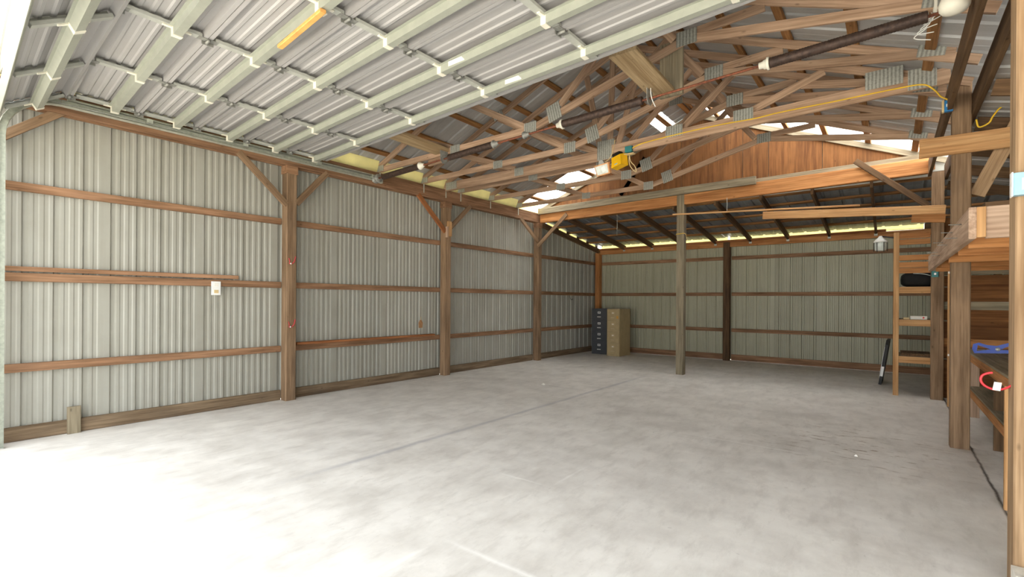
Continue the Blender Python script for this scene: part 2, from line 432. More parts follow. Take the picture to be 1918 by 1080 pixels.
# ------------------------------------------------------------------ left wall
wl = thing('wall_left', 'ribbed pale metal wall with brown wooden girts along the left', None, (-0.13, YF, 0), kind='structure')
y0 = -9.391 - 0.125 - 0.25 * 1   # rib phase
y = y0 - 0.0
k = 0
while y < 3.39:
    W = min(1.0, 3.45 - y)
    if y + W <= 0.05: zA = zB = 3.80
    else: zA = 3.80 if y < 0.05 else zlean(y) - 0.05; zB = zlean(y + W) - 0.05
    wall_sheet('metal_panel', wl, (-0.126, y, 0), (0, 1, 0), (-1, 0, 0), W, 0.02, zA, zB, M_WALL)
    y += W; k += 1
G = (0.775, 1.74, 2.70)
segs = [(YF + 0.08, YP[0] - HW), (YP[0] + HW, YP[1] - HW), (YP[1] + HW, YP[2] - HW), (HW, YB - 0.1)]
for (a, b) in segs:
    for g in G:
        board('girt', (-0.1, a + 0.002, g), (-0.1, b - 0.002, g), 0.092, 0.042, W_GIRT, wl)
    board('sill_board', (-0.1, a + 0.002, 0.077), (-0.1, b - 0.002, 0.077), 0.15, 0.045, W_SILL, wl)
# doubled girt in the first bay
board('girt', (-0.098, YF + 0.1, G[1] + 0.088), (-0.098, -7.25, G[1] + 0.088), 0.05, 0.04, W_GIRT, wl)
# eave closures of yellowed sheet between the trusses
TY = [-4.97, -3.95, -2.95, -1.97, -0.94]
ey = [YF] + [-8.95, -7.95, -6.96, -5.97] + TY + [0.0]
for a, b in zip(ey[:-1], ey[1:]):
    M = Matrix.Translation((0.06, (a + b) / 2, 3.862)) @ Matrix.Rotation(math.radians(20), 4, 'Y')
    prism('eave_sheet', [(-(b - a) / 2 + 0.03, -0.11), ((b - a) / 2 - 0.03, -0.11), ((b - a) / 2 - 0.03, 0.11), (-(b - a) / 2 + 0.03, 0.11)], 0.004,
          M @ Matrix.Rotation(math.pi / 2, 4, 'Z'), M_EAVE, wl)
# ------------------------------------------------------------------ back wall
wb = thing('wall_back', 'pale ribbed metal back wall with three orange brown girts', None, (0, YB + 0.05, 0), kind='structure')
x = -0.126
while x < 10.5:
    W = min(1.0, 10.55 - x)
    wall_sheet('metal_panel', wb, (x + W, YB + 0.047, 0), (-1, 0, 0), (0, 1, 0), W, 0.02, 3.12, 3.12, M_BACKWALL, phase=0.12 if W == 1.0 else 0.1)
    x += W
BX = [0.0, 3.76, 7.6]
for a, b in ((0.08, 3.72), (3.88, 7.25), (7.3, 10.4)):
    for g in (0.795, 1.742, 2.69):
        board('girt', (a, YB + 0.021, g), (b, YB + 0.021, g), 0.092, 0.042, W_GIRT, wb)
    board('sill_board', (a, YB + 0.021, 0.083), (b, YB + 0.021, 0.083), 0.15, 0.045, W_GIRT, wb)
# plinth strip of bare concrete below the sill
board('footing', (0.08, YB + 0.03, 0.006), (10.4, YB + 0.03, 0.006), 0.012, 0.12, M_GRAVEL, wb)

# right outer wall of the side aisle and the unseen front gable
wr = thing('wall_right', 'dim metal wall closing the side aisle on the right', None, (10.55, -3, 0), kind='structure')
y = YF
while y < 3.3:
    W = min(1.0, 3.45 - y)
    wall_sheet('metal_panel', wr, (10.56, y + W, 0), (0, -1, 0), (1, 0, 0), W, 0.02, 2.9, 2.9, M_BACKWALL); y += W
for g in (0.8, 1.75, 2.6):
    board('girt', (10.53, YF + 0.1, g), (10.53, 3.3, g), 0.092, 0.042, W_GIRT, wr)
wf = thing('wall_front', 'unseen metal gable above the open front doorway, built to block light', None, (0, YF, 3.8), kind='structure')
prism('unseen_gable_sheet', [(-0.15, 3.8), (7.95, 3.8), (7.95, 3.9), (RIDGE, zr(RIDGE) + 0.02), (-0.15, 3.9)], 0.01, Matrix.Translation((0, -9.60, 0)), M_WALL, wf)  # front gable out of view, built to block light from above

# ------------------------------------------------------------------ roof
ce = thing('ceiling', 'underside of the pitched ribbed metal roof with purlins', None, (RIDGE, -4.9, zr(RIDGE)), kind='structure')
def slope_sheet(parent, x0, xe, zfun, y, W, mat, name='roof_sheet', pitch=0.3):
    a = Vector((x0, y, zfun(x0))); b = Vector((xe, y, zfun(xe))); d = b - a; L = d.length; d.normalize()
    pr = [(p[0], p[1]) for p in rib_profile(W, pitch, 0.024, 0.004, pitch / 2, nminor=1)]
    vv, ff = extrude_profile(pr, L)
    me = mesh(name, vv, ff, mat, ('roof', round(L, 3), round(W, 3), pitch))
    Yd = Vector((0, 1, 0)); n = d.cross(Yd)
    if n.z < 0: n = -n
    M = Matrix(((d.x, Yd.x, n.x, a.x), (d.y, Yd.y, n.y, a.y), (d.z, Yd.z, n.z, a.z), (0, 0, 0, 1)))
    return obj(name, me, parent, M)
ys = [0.14 - 0.9 * (k + 1) for k in range(10)] + [-9.62]
for k, y in enumerate(ys):
    mt = M_SKY if k == 0 else M_ROOF
    nm = 'translucent_sheet' if k == 0 else 'roof_sheet'
    if k == 0:
        for xa, xb_, m_, n_ in ((-0.3, 1.78, M_SKY, 'translucent_sheet'), (1.78, 3.2, M_ROOF, 'roof_sheet'), (3.2, 3.5, M_SKY, 'translucent_sheet'), (3.5, RIDGE, M_ROOF, 'roof_sheet')):
            slope_sheet(ce, xa, xb_, zr, y, 0.9, m_, n_)
        for xa, xb_, m_, n_ in ((2 * RIDGE + 0.45, 4.25, M_SKY, 'translucent_sheet'), (4.25, RIDGE, M_ROOF, 'roof_sheet')):
            slope_sheet(ce, xa, xb_, zr, y, 0.9, m_, n_)
    else:
        wy = 0.9 if y > -9.5 else -9.62 + 9.62 + 0.76
        slope_sheet(ce, -0.3, RIDGE, zr, y, wy, mt, nm); slope_sheet(ce, 2 * RIDGE + 0.45, RIDGE, zr, y, wy, mt, nm)
sl_ang = math.atan(SL)
for xp in (0.3, 0.92, 1.54, 2.16, 2.78, 3.4, 3.83):
    for s in (0, 1):
        X = xp if s == 0 else 2 * RIDGE - xp
        nrm = Vector((-SL if s == 0 else SL, 0, 1)).normalized()
        c = Vector((X, 0, zr(X))) - nrm * 0.022
        board('purlin', (c.x, -9.6, c.z), (c.x, 0.12, c.z), 0.038, 0.09, W_PURLIN, ce, up=nrm)
board('ridge_cap', (RIDGE, -9.62, zr(RIDGE) + 0.04), (RIDGE, 0.14, zr(RIDGE) + 0.04), 0.01, 0.3, M_ROOF, ce)

# lean-to roof at the back
def zroof_l(y): return zlean(y) + 0.045
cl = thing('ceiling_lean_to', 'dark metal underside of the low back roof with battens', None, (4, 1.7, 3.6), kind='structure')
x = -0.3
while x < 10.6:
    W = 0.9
    a = Vector((x, -0.15 + 0.28, zroof_l(0.13))); b = Vector((x, YB + 0.8, zroof_l(YB + 0.8))); d = (b - a); L = d.length; d.normalize()  # eave overhang lengthened so the roof shades the yellow eave sheet
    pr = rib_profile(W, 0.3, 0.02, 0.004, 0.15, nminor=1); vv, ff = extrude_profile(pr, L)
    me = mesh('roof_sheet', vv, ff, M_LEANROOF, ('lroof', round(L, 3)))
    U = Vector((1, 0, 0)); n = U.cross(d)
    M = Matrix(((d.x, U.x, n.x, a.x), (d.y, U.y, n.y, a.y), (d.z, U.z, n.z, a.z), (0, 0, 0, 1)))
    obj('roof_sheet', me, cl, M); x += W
for yb in (0.35, 0.95, 1.55, 2.15, 2.75):
    zz = zroof_l(yb) - 0.022
    board('batten', (-0.1, yb, zz), (10.5, yb, zz), 0.036, 0.09, W_PURLIN, cl, up=(0, 0.135, 1))
for xa in (0.08, 3.84):
    board('eave_sheet', (xa + 0.0, YB - 0.0, 3.19), (xa + 3.7 + (0 if xa < 1 else 0.2), YB - 0.0, 3.19), 0.12, 0.004, M_EAVE, cl)
for ya in [0.45 + k * 0.56 + 0.42 for k in range(5)]:
    board('closure_block', (-0.02, ya, zlean(ya) - 0.01), (-0.02, ya + 0.14, zlean(ya + 0.14) - 0.01), 0.10, 0.02, W_DARK, cl)
board('closure_board', (7.75, YB, 3.19), (10.4, YB, 3.19), 0.14, 0.02, W_DARK, cl)  # board added to close a daylight leak beside the eave sheet
for k in range(5):
    ya = 0.45 + k * 0.56
    board('eave_sheet', (-0.02, ya, zlean(ya) - 0.01), (-0.02, ya + 0.42, zlean(ya + 0.42) - 0.01), 0.10, 0.004, M_EAVE, cl)

# side aisle roof on the right
cr = thing('ceiling_side_aisle', 'low sloping metal roof over the side aisle', None, (9, -3, 3.5), kind='structure')
def zside(x): return 3.55 - 0.26 * (x - 7.85)
y = YF - 0.2
while y < 0.2:
    slope_sheet(cr, 10.9, 7.9, zside, y, 0.9, M_ROOF); y += 0.9
for yr in (-6.56, -5.5, -4.4, -3.3, -2.2, -1.1, 0.1):
    board('rafter', (7.9, yr + 0.12, zside(7.9) - 0.1), (10.55, yr + 0.12, zside(10.55) - 0.1), 0.14, 0.04, W_DARK, cr)

# back gable above the orange beam: plywood sheets
wg = thing('wall_gable', 'orange plywood gable boarding above the back beam', None, (RIDGE, 0.13, 3.8), kind='structure')
edges = [0.0, 1.2, 2.42, 3.64, 4.86, 5.32, 6.2, 7.4, 7.75]
for a, b in zip(edges[:-1], edges[1:]):
    a2, b2 = a + 0.004, b - 0.004
    poly = [(a2, 3.70), (b2, 3.70), (b2, zr(b2) - 0.05)]
    if a2 < RIDGE < b2: poly.append((RIDGE, zr(RIDGE) - 0.05))
    poly.append((a2, zr(a2) - 0.05))
    c = (a + b) / 2
    prism('plywood_panel', [(z - 4.4, -(x - c)) for x, z in poly], 0.012, Matrix.Translation((c, 0.13, 4.4)) @ Matrix.Rotation(-math.pi / 2, 4, 'Y') , W_PLY, wg)

prism('light_stop_sheet', [(-0.1, 3.6), (7.9, 3.6), (7.9, 3.92), (RIDGE, zr(RIDGE) + 0.02), (-0.1, 3.92)], 0.006, Matrix.Translation((0, 0.16, 0)), M_WALL, wg)  # unseen backing sheet added to stop daylight leaking through the plywood joints
# ------------------------------------------------------------------ posts, beams, braces
def post(x, y, h, mat, label, name='wooden_post', hw=HW, block=True, group=None, z0=0.0):
    o = box(name, (x - hw, y - hw, z0), (x + hw, y + hw, h), mat, None, 0.008)
    return tag(o, label, 'post', group)
def timber(name, a, b, w, t, mat, label, cat, up=(0, 0, 1), group=None):
    return tag(board(name, a, b, w, t, mat, None, up), label, cat, group)

post(0, YP[0], BEAM0 - 0.12, W_POST, 'square brown post on the left wall with red ribbons nailed to it')
post(0, YP[1], BEAM0 - 0.12, W_POST, 'square brown post on the left wall with a scrap block below its braces')
post(0, YP[2], BEAM0 - 0.12, W_POST, 'square brown post on the left wall where the orange cross beam begins')
post(0, YF + 0.0, BEAM0, W_POST, 'post at the front left corner of the open doorway')
blk = ['bearing block under the left beam atop the ribboned post', 'bearing block under the left beam atop the post with a scrap block', 'bearing block under the left beam beside the orange cross beam']
for yy, lb in zip(YP, blk):
    tag(box('bearing_block', (-HW, yy - HW - 0.012, BEAM0 - 0.12), (HW + 0.005, yy + HW + 0.012, BEAM0), W_GIRT), lb, 'block')
post(0.02, YB - 0.09, zlean(YB) - 0.16, W_ORANGE, 'orange brown corner post behind the filing cabinets')
post(3.70, -0.005, 3.775, W_GREY, 'pale grey weathered post standing in the middle of the floor', name='support_post')
post(3.79, YB - 0.09, 3.13, W_DARK, 'dark brown post against the back wall')
post(XR, YP[2], 3.62, W_POST, 'brown post beside the ladder-like shelf rack')
post(XR, YP[1], 3.86, W_POST, 'thick weathered post carrying the small blue outlet box')
post(XR + 0.02, YP[0], 3.86, W_TANPOST, 'pale post by the doorway with a pale blue box on it', hw=0.085)
# loose blocks and pieces on posts
tag(box('scrap_block', (HW, YP[1] - 0.05, 2.83), (HW + 0.045, YP[1] + 0.055, 3.13), W_FRESH), 'short scrap wood block nailed to a left wall post', 'block')
tag(board('scrap_block', (HW + 0.02, YP[1] - 0.06, 2.80), (HW + 0.02, YP[1] - 0.06, 3.02), 0.04, 0.06, W_PINK, None, (0, 1, 0)), 'pinkish sliver of wood beside the scrap block on the post', 'block')

# left beams: inner and outer plank
timber('beam', (HW - 0.022, YF + 0.02, (BEAM0 + BEAM1) / 2), (HW - 0.022, HW, (BEAM0 + BEAM1) / 2), BEAM1 - BEAM0, 0.042, W_GIRT, 'inner plank of the long brown beam along the left wall', 'beam')
timber('beam', (-HW + 0.022, YF + 0.02, (BEAM0 + BEAM1) / 2), (-HW + 0.022, HW, (BEAM0 + BEAM1) / 2), BEAM1 - BEAM0, 0.042, W_GIRT, 'outer plank of the long brown beam against the left wall sheets', 'beam')
# orange cross beam on the P3 line and grey timber on it
timber('beam', (0.12, -0.03, 3.645), (7.69, -0.03, 3.735), 0.25, 0.09, W_ORANGE, 'long orange cross beam between main hall and low back bay', 'beam')
timber('beam', (0.1, -0.115, 3.80), (5.15, -0.115, 3.86), 0.15, 0.06, W_GREY, 'grey weathered timber lying along the top of the orange beam', 'beam')
# right beams
timber('beam', (XR - 0.1, YF, 3.64), (XR - 0.1, 0.08, 3.70), 0.23, 0.042, W_DARK, 'dark plank beam along the right post line, hall side', 'beam')
timber('beam', (XR + 0.1, YF, 3.58), (XR + 0.1, 0.08, 3.62), 0.23, 0.042, W_DARK, 'dark plank beam along the right post line, aisle side', 'beam')
# back header of the lean-to
timber('beam', (0.1, YB - 0.115, 3.03), (10.4, YB - 0.115, 3.05), 0.13, 0.045, W_ORANGE, 'orange header plank along the top of the back wall', 'beam')
timber('beam', (0.1, YB - 0.165, 3.115), (7.1, YB - 0.165, 3.13), 0.05, 0.09, W_RED, 'thin reddish plank on the header of the back wall', 'beam')

def brace(a, b, lab, mat=W_GIRT, w=0.09, t=0.042, up=None):
    d = (Vector(b) - Vector(a)).normalized(); 
    u = up or (Vector((0, 0, 1)))
    return timber('knee_brace', a, b, w, t, mat, lab, 'brace', u)
BR = [((HW - 0.02, YP[0] - HW, 2.94), (HW - 0.02, -7.32, 3.56), 'knee brace toward the doorway from the ribboned left post'),
      ((HW - 0.02, YP[0] + HW, 2.98), (HW - 0.02, -5.98, 3.55), 'knee brace toward the back from the ribboned left post'),
      ((HW - 0.02, YP[1] - HW, 2.92), (HW - 0.02, -4.08, 3.55), 'reddish knee brace toward the doorway above the scrap block'),
      ((HW - 0.02, YP[1] + HW, 3.02), (HW - 0.02, -2.62, 3.55), 'knee brace toward the back above the scrap block'),
      ((HW - 0.02, YP[2] - HW, 3.05), (HW - 0.02, -0.83, 3.55), 'knee brace toward the doorway from the post under the orange beam'),
      ((HW, -HW - 0.02, 2.93), (0.93, -HW - 0.02, 3.66), 'knee brace rising to the orange beam from the left post'),
      ((-0.02, YF + 0.2, 3.12), (-0.02, -9.12, 3.58), 'knee brace at the front left corner under the open door'),
      ((7.66, -0.10, 3.08), (6.70, -0.10, 3.96), 'dark diagonal brace from right post up to the orange beam')]
for i, (a, b, l) in enumerate(BR):
    brace(a, b, l, W_DARK if i == 7 else (W_RED if i == 2 else W_POST))
brace((7.90, -3.26, 2.66), (8.20, -3.26, 3.36), 'wide tan brace rising steeply beside the post with the blue box', W_TANPOST, 0.13, 0.04)

# rafters of the lean-to
for k, xr in enumerate((0.05, 0.9, 1.77, 2.64, 3.51, 4.36, 5.2, 6.05, 6.92)):
    dz = 0.07 if k else 0.125
    a = (xr, 0.03, zlean(0.03) - dz); b = (xr, YB - 0.07, zlean(YB - 0.07) - dz)
    lab = ['dark rafter topping the left wall of the low back bay', 'dark rafter above the filing cabinets, first beside the left wall', 'dark rafter of the back bay, second from the left wall', 'dark rafter of the back bay, third from the left wall', 'dark rafter of the back bay just left of the dark back post', 'dark rafter of the back bay just right of the dark back post', 'dark rafter of the back bay, third from the shelf rack', 'dark rafter of the back bay, second from the shelf rack', 'dark rafter of the back bay right beside the shelf rack lamp'][k]
    rf = thing('rafter', lab, 'rafter', b, 'rafters of the low back roof' if k else None)
    board('rafter_timber', a, b, 0.14, 0.042, W_DARK, rf)
    if k: board('joist_hanger', (xr - 0.03, YB - 0.12, zlean(YB) - 0.135), (xr + 0.03, YB - 0.12, zlean(YB) - 0.135), 0.05, 0.08, M_GALV, rf)

# ------------------------------------------------------------------ roof trusses
def plate(parent, x, y, z, w, h, ang=0.0, side=-1, mat=M_PLATE):
    M = Matrix.Translation((x, y + side * 0.0255, z)) @ Matrix.Rotation(-ang, 4, 'Y')
    prism('gusset_plate', [(-w / 2, -h / 2), (w / 2, -h / 2), (w / 2, h / 2), (-w / 2, h / 2)], 0.003, M, mat, parent, ('plate', w, h))
T = 0.038; CH = 0.092
def ztop(x): return zr(x) - 0.04 - 0.05
def member(parent, name, x0, z0, x1, z1, y, w=CH, t=T, mat=W_TRUSS):
    if name == 'bottom_chord': y -= 0.004
    elif name in ('web', 'stud'): t -= 0.008
    return board(name, (x0, y, z0), (x1, y, z1), w, t, mat, parent)
def truss(y, label, kind='vault', double=False):
    t = thing('roof_truss', label, 'truss', (0, y, 3.77), 'roof trusses')
    box('hurricane_tie', (HW + 0.0, y - 0.012, 3.60), (HW + 0.004, y + 0.012, 3.86), M_GALV, t, 0.001)
    off = 0.0
    member(t, 'top_chord', -0.4, ztop(-0.4), RIDGE, ztop(RIDGE), y); member(t, 'top_chord', 2 * RIDGE + 0.05, ztop(-0.05), RIDGE, ztop(RIDGE), y)
    if kind == 'vault':
        zb = 3.815
        member(t, 'bottom_chord', -0.05, zb, 3.42, zb + 0.02, y)
        member(t, 'bottom_chord', 3.33, zb + 0.01, 5.46, 4.375, y)
        member(t, 'bottom_chord', 5.42, 4.375, 7.68, 3.96, y)
        plate(t, 3.36, y, zb + 0.03, 0.20, 0.16); plate(t, 3.74, y, 3.97, 0.2, 0.22, 0.25); plate(t, 5.44, y, 4.38, 0.22, 0.16)
        yb = y + 0.0
        member(t, 'web', 3.40, 3.86, 3.40, ztop(3.40) - 0.05, y)
        member(t, 'web', 3.67, 3.96, 3.67, ztop(3.67) - 0.05, y); member(t, 'web', 3.77, 3.99, 3.77, ztop(3.77) - 0.05, y)
        member(t, 'web', 3.28, 3.87, 1.95, ztop(1.95) - 0.05, y)
        member(t, 'web', 1.95, 3.86, 1.95, ztop(1.95) - 0.08, y)
        member(t, 'web', 1.85, 3.87, 0.95, ztop(0.95) - 0.06, y)
        member(t, 'web', 3.82, 4.05, 4.85, ztop(4.85) - 0.05, y)
        member(t, 'web', 5.44, 4.42, 5.44, ztop(5.44) - 0.05, y)
        member(t, 'web', 5.30, 4.40, 4.85, ztop(4.85) - 0.08, y)
        member(t, 'web', 5.52, 4.42, 6.2, ztop(6.2) - 0.06, y)
        member(t, 'web', 6.62, 4.2, 6.62, ztop(6.62) - 0.04, y)
        plate(t, 1.95, y, zb + 0.01, 0.2, 0.13); plate(t, 7.5, y, 4.02, 0.22, 0.12, -0.18); plate(t, 0.1, y, 3.83, 0.22, 0.1)
        plate(t, 1.95, y, ztop(1.95), 0.2, 0.11, sl_ang); plate(t, RIDGE, y, ztop(RIDGE) - 0.03, 0.26, 0.18)
    else:
        member(t, 'bottom_chord', -0.05, 3.81, 3.98, 3.83, y - 0.0, 0.17)
        member(t, 'bottom_chord', 3.78, 3.86, 7.68, 3.935, y - 0.042, 0.17)
        plate(t, 3.66, y, 3.90, 0.30, 0.30); plate(t, 4.75, y - 0.042, 3.955, 0.24, 0.16); plate(t, 5.66, y - 0.042, 3.97, 0.24, 0.16)
        plate(t, 7.12, y - 0.042, 4.05, 0.34, 0.20); plate(t, 7.45, y - 0.042, 3.96, 0.24, 0.22); plate(t, 0.25, y, 3.82, 0.3, 0.15); plate(t, 1.95, y, 3.83, 0.2, 0.14)
        member(t, 'web', 4.72, 3.95, 4.72, ztop(4.72) - 0.05, y, 0.12)
        member(t, 'web', 4.84, 3.98, 5.65, ztop(5.65) - 0.05, y)
        member(t, 'web', 5.68, 4.0, 6.55, ztop(6.55) - 0.05, y)
        member(t, 'web', 6.64, 3.98, 6.64, ztop(6.64) - 0.04, y)
        member(t, 'web', 3.86, 3.95, 4.25, ztop(4.25) - 0.06, y)
        member(t, 'web', 3.55, 3.95, 3.3, ztop(3.3) - 0.06, y); member(t, 'web', 3.72, 3.98, 3.76, ztop(3.76) - 0.06, y)
        member(t, 'web', 3.5, 3.90, 1.95, ztop(1.95) - 0.05, y); member(t, 'web', 1.95, 3.9, 1.95, ztop(1.95) - 0.06, y)
        member(t, 'web', 1.85, 3.9, 0.95, ztop(0.95) - 0.06, y)
        member(t, 'web', 7.0, 4.06, 6.3, 4.22, y + 0.02)
        plate(t, RIDGE, y, ztop(RIDGE) - 0.03, 0.26, 0.18)
    return t
truss(-4.97, 'tan roof truss just behind the raised door, spring shaft below it')
truss(-3.95, 'tan vaulted roof truss next behind the one over the spring shaft')
truss(-3.36, 'straight roof truss carrying the yellow cord and the lamps', 'flat')
truss(-2.93, 'tan vaulted roof truss close behind the straight one with the cord')
truss(-1.97, 'tan vaulted roof truss second from the plywood gable')
truss(-0.94, 'tan vaulted roof truss nearest to the plywood gable')
# gable truss
gt = thing('gable_truss', 'grey gable truss with upright studs against the plywood', 'truss', (RIDGE, 0.09, 3.8))
member(gt, 'bottom_chord', 0.0, 3.815, 7.69, 3.915, 0.075, CH, T, W_GREY)
member(gt, 'top_chord', -0.2, ztop(-0.2), RIDGE, ztop(RIDGE), 0.095, CH, T, W_GREY); member(gt, 'top_chord', 7.9, ztop(7.9), RIDGE, ztop(RIDGE), 0.095, CH, T, W_GREY)
for xs in (1.2, 1.88, 2.55, 3.22, 3.9, 4.55, 5.22, 5.9, 6.58, 7.2):
    member(gt, 'stud', xs, 3.88, xs, ztop(xs) - 0.05, 0.085, 0.09, T, W_GREY)

# ------------------------------------------------------------------ the raised sectional door
SEC = 0.608; DW = 7.38
SK = 0.062             # the door hangs a little askew: its ribs drift toward the doorway on the right
DM = Matrix.Translation((0.2, -9.1, 3.695))
def skew(vv): return [(x, y - SK * x, z) for x, y, z in vv]
dr = thing('door_1', 'raised sectional metal door hanging flat under the roof', None, M=DM, kind='structure')
STX = [0.03, 1.22, 2.46, 3.68, 4.9, 6.13, DW - 0.03]
def sec_profile():
    p = [(0.0, 0.06), (0.0, 0.0), (0.03, 0.0), (0.036, 0.06)]
    for c in (0.13, 0.22, 0.31, 0.49):
        p += [(c - 0.024, 0.06), (c - 0.012, 0.05), (c + 0.012, 0.05), (c + 0.024, 0.06)]
    p += [(SEC - 0.044, 0.06), (SEC - 0.038, 0.0), (SEC - 0.006, 0.0), (SEC - 0.006, 0.06)]
    return p
secv, secf = extrude_profile(sec_profile(), DW)
sec_me = mesh('door_section', skew(secv), secf, M_DOOR)
hatv, hatf = extrude_profile([(-0.062, 0.0), (-0.034, 0.0), (-0.03, -0.062), (0.03, -0.062), (0.034, 0.0), (0.062, 0.0)], DW - 0.02)
hat_me = mesh('strut', skew(hatv), hatf, M_STRUT)
stv, stf = extrude_profile([(0.03, 0.026), (0.03, 0.0), (-0.034, 0.0), (-0.034, 0.06)], SEC - 0.1)
st_me = mesh('stile', stv, stf, M_STILE)
def section(M, first=False, last=False, strut_y=0.385):
    s = obj('door_section', sec_me, dr, M)
    for xs in STX:
        m = M @ Matrix.Translation((xs, SEC - 0.05 - SK * xs, -0.002)) @ Matrix.Rotation(-math.pi / 2, 4, 'Z')
        obj('stile', st_me, s, m)
    obj('strut', hat_me, s, M @ Matrix.Translation((0.01, strut_y, -0.003)))
    for xs in STX:
        v_, f_ = oct_prism(0.05, 0.15, 0.072)
        me = mesh('bracket', v_, f_, M_WHITE, ('brk',))
        prism('bracket', [(-0.024, -0.07), (0.024, -0.07), (0.024, -0.002), (-0.024, -0.002)], 0.07, M @ Matrix.Translation((xs, strut_y - SK * xs, 0)), M_WHITE, s, ('brk2',))
        prism('bracket_tab', [(-0.014, -0.012), (0.014, -0.012), (0.014, -0.003), (-0.014, -0.003)], 0.2, M @ Matrix.Translation((xs, strut_y - SK * xs, 0)), M_WHITE, s, ('brk3',))
    if not first:
        for xs in STX:
            prism('hinge_leaf', [(-0.03, -0.006), (0.03, -0.006), (0.03, -0.002), (-0.03, -0.002)], 0.15, M @ Matrix.Translation((xs, -SK * xs, 0)), M_STEEL, s, ('hinge',))
            v_, f_ = lathe_pts([(-0.04, 0.013), (0.04, 0.013)], 8)
            obj('hinge_barrel', mesh('hinge_barrel', v_, f_, M_STEEL, ('barrel',), smooth=True), s, M @ Matrix.Translation((xs, -0.002 - SK * xs, -0.018)))
            prism('hinge_strap', [(-0.04, -0.03), (-0.032, -0.03), (-0.032, -0.004), (-0.04, -0.004)], 0.09, M @ Matrix.Translation((xs, 0.01 - SK * xs, 0)), M_STEEL, s, ('strap',))
    return s
secs = []
for k in range(5):
    secs.append(section(DM @ Matrix.Translation((0, k * SEC, 0))))
fold = DM @ Matrix.Rotation(math.radians(31), 4, 'X') @ Matrix.Translation((0, -SEC, 0))
s6 = section(fold, first=True, strut_y=0.30)
board('bottom_bar', (fold @ Vector((0, -0.01, -0.0))), (fold @ Vector((DW, -0.01 - SK * DW, -0.0))), 0.11, 0.05, M_STRUT, s6, up=(0, 0.3, 1))
# labels on the struts
for k, xl in ((3, 3.92), (4, 4.1)):
    m = DM @ Matrix.Translation((xl, k * SEC + 0.385 - 0.036 - SK * xl, -0.03))
    prism('sticker', [(-0.1, -0.022), (0.1, -0.022), (0.1, 0.022), (-0.1, 0.022)], 0.002, m, M_PAPER, secs[k])
tag(board('wood_stick', (DM @ Vector((3.0, 0.80, -0.085))), (DM @ Vector((3.75, 0.74, -0.085))), 0.028, 0.045, M_STICK, None), 'thin orange wooden stick tucked on a strut of the raised door', 'stick')

# door tracks
def track(x, zoff, label, yend=-5.02):
    t = thing('door_track', label, 'track', (x, -9.62, 0), 'door tracks')
    zt = 3.60 + zoff
    R = 0.45
    def rail(dx, w, pts, nm):
        tube(nm, pts, w, M_GALV, t, 4)
    prof = [(-0.028, -0.03), (-0.034, 0.03), (0.034, 0.03), (0.028, -0.03)]
    def chan(name, a, b):
        a, b = Vector(a), Vector(b); L = (b - a).length; vv, ff = extrude_profile([(y_, z_) for y_, z_ in prof], L)
        d = (b - a) / L
        up = Vector((1, 0, 0)) if x < 3 else Vector((-1, 0, 0))
        z_ = -up; y_ = z_.cross(d)
        M = Matrix(((d.x, y_.x, z_.x, a.x), (d.y, y_.y, z_.y, a.y), (d.z, y_.z, z_.z, a.z), (0, 0, 0, 1)))
        obj(name, mesh(name, vv, ff, M_GALV), t, M)
    chan('horizontal_rail', (x, -9.15, zt), (x, yend, zt))
    chan('vertical_rail', (x, -9.6, 0.0), (x, -9.6, zt - R))
    pts = [(x, -9.15 - R * math.sin(a), zt - R + R * math.cos(a)) for a in [math.pi / 2 * i / 8 for i in range(9)]]
    for p, q in zip(pts[:-1], pts[1:]): chan('curved_rail', p, q)
    s = -1 if x < 3 else 1
    board('angle_bar', (x + s * 0.045, -9.1, zt + 0.06), (x + s * 0.045, yend, zt + 0.06), 0.035, 0.035, M_GALV, t)
    board('angle_bar', (x - s * 0.0, -9.1, zt + 0.045), (x - s * 0.0, yend, zt + 0.045), 0.008, 0.05, M_GALV, t)
    tube('lift_cable', [(x - s * 0.045, -9.3, zt - 0.02), (x - s * 0.045, -7, zt + 0.005), (x - s * 0.045, yend - 0.1, zt + 0.02)], 0.003, M_STEEL, t, 6)
    for yy in [q for q in (-8.4, -7.3, -6.2, -5.2) if q < yend]:
        board('track_clip', (x, yy, zt + 0.03), (x, yy + 0.06, zt + 0.03), 0.05, 0.075, M_GALV, t)
    board('end_bracket', (x, yend - 0.14, zt), (x, yend + 0.04, zt), 0.11, 0.06, M_GALV, t)
    return t
track(0.145, 0.02, 'galvanized door track above the beam on the left wall')
track(7.62, 0.02, 'galvanized door track under the dark beam on the right', -6.3)

# torsion shaft with springs
SY = -5.12
def sz(x): return 3.615 + 0.0318 * (x - 0.25)
def sp(x): return Vector((x, SY, sz(x)))
ts = thing('torsion_shaft', 'long spring shaft with dark coil springs behind the raised door', 'spring shaft', (3.8, SY, 3.7))
tube('shaft', [sp(0.1), sp(3.8), sp(7.5)], 0.013, M_RUST, ts, 10)
def spring(x0, x1, r=0.048):
    n = int((x1 - x0) / 0.022); prof = []
    for i in range(n):
        xx = (x1 - x0) * i / n; prof += [(xx, r * 0.93), (xx + 0.011, r)]
    prof.append((x1 - x0, r * 0.93))
    lathe('coil_spring', sp(x0), sp(x1), prof, M_SPRING, ts, 12)
def cone(x0, dirn, r=0.06, mat=M_WHITE):
    a = sp(x0); b = sp(x0 + 0.09)
    pr = [(0, r), (0.02, r), (0.025, r * 0.75), (0.05, r * 0.7), (0.055, r * 0.55), (0.09, r * 0.5)]
    if dirn < 0: pr = [(0.09 - q, rr) for q, rr in reversed(pr)]
    lathe('winding_cone', a, b, pr, mat, ts, 12)
for a, b in ((0.36, 1.30), (1.95, 2.82), (3.95, 5.0), (6.27, 7.42)): spring(a, b)
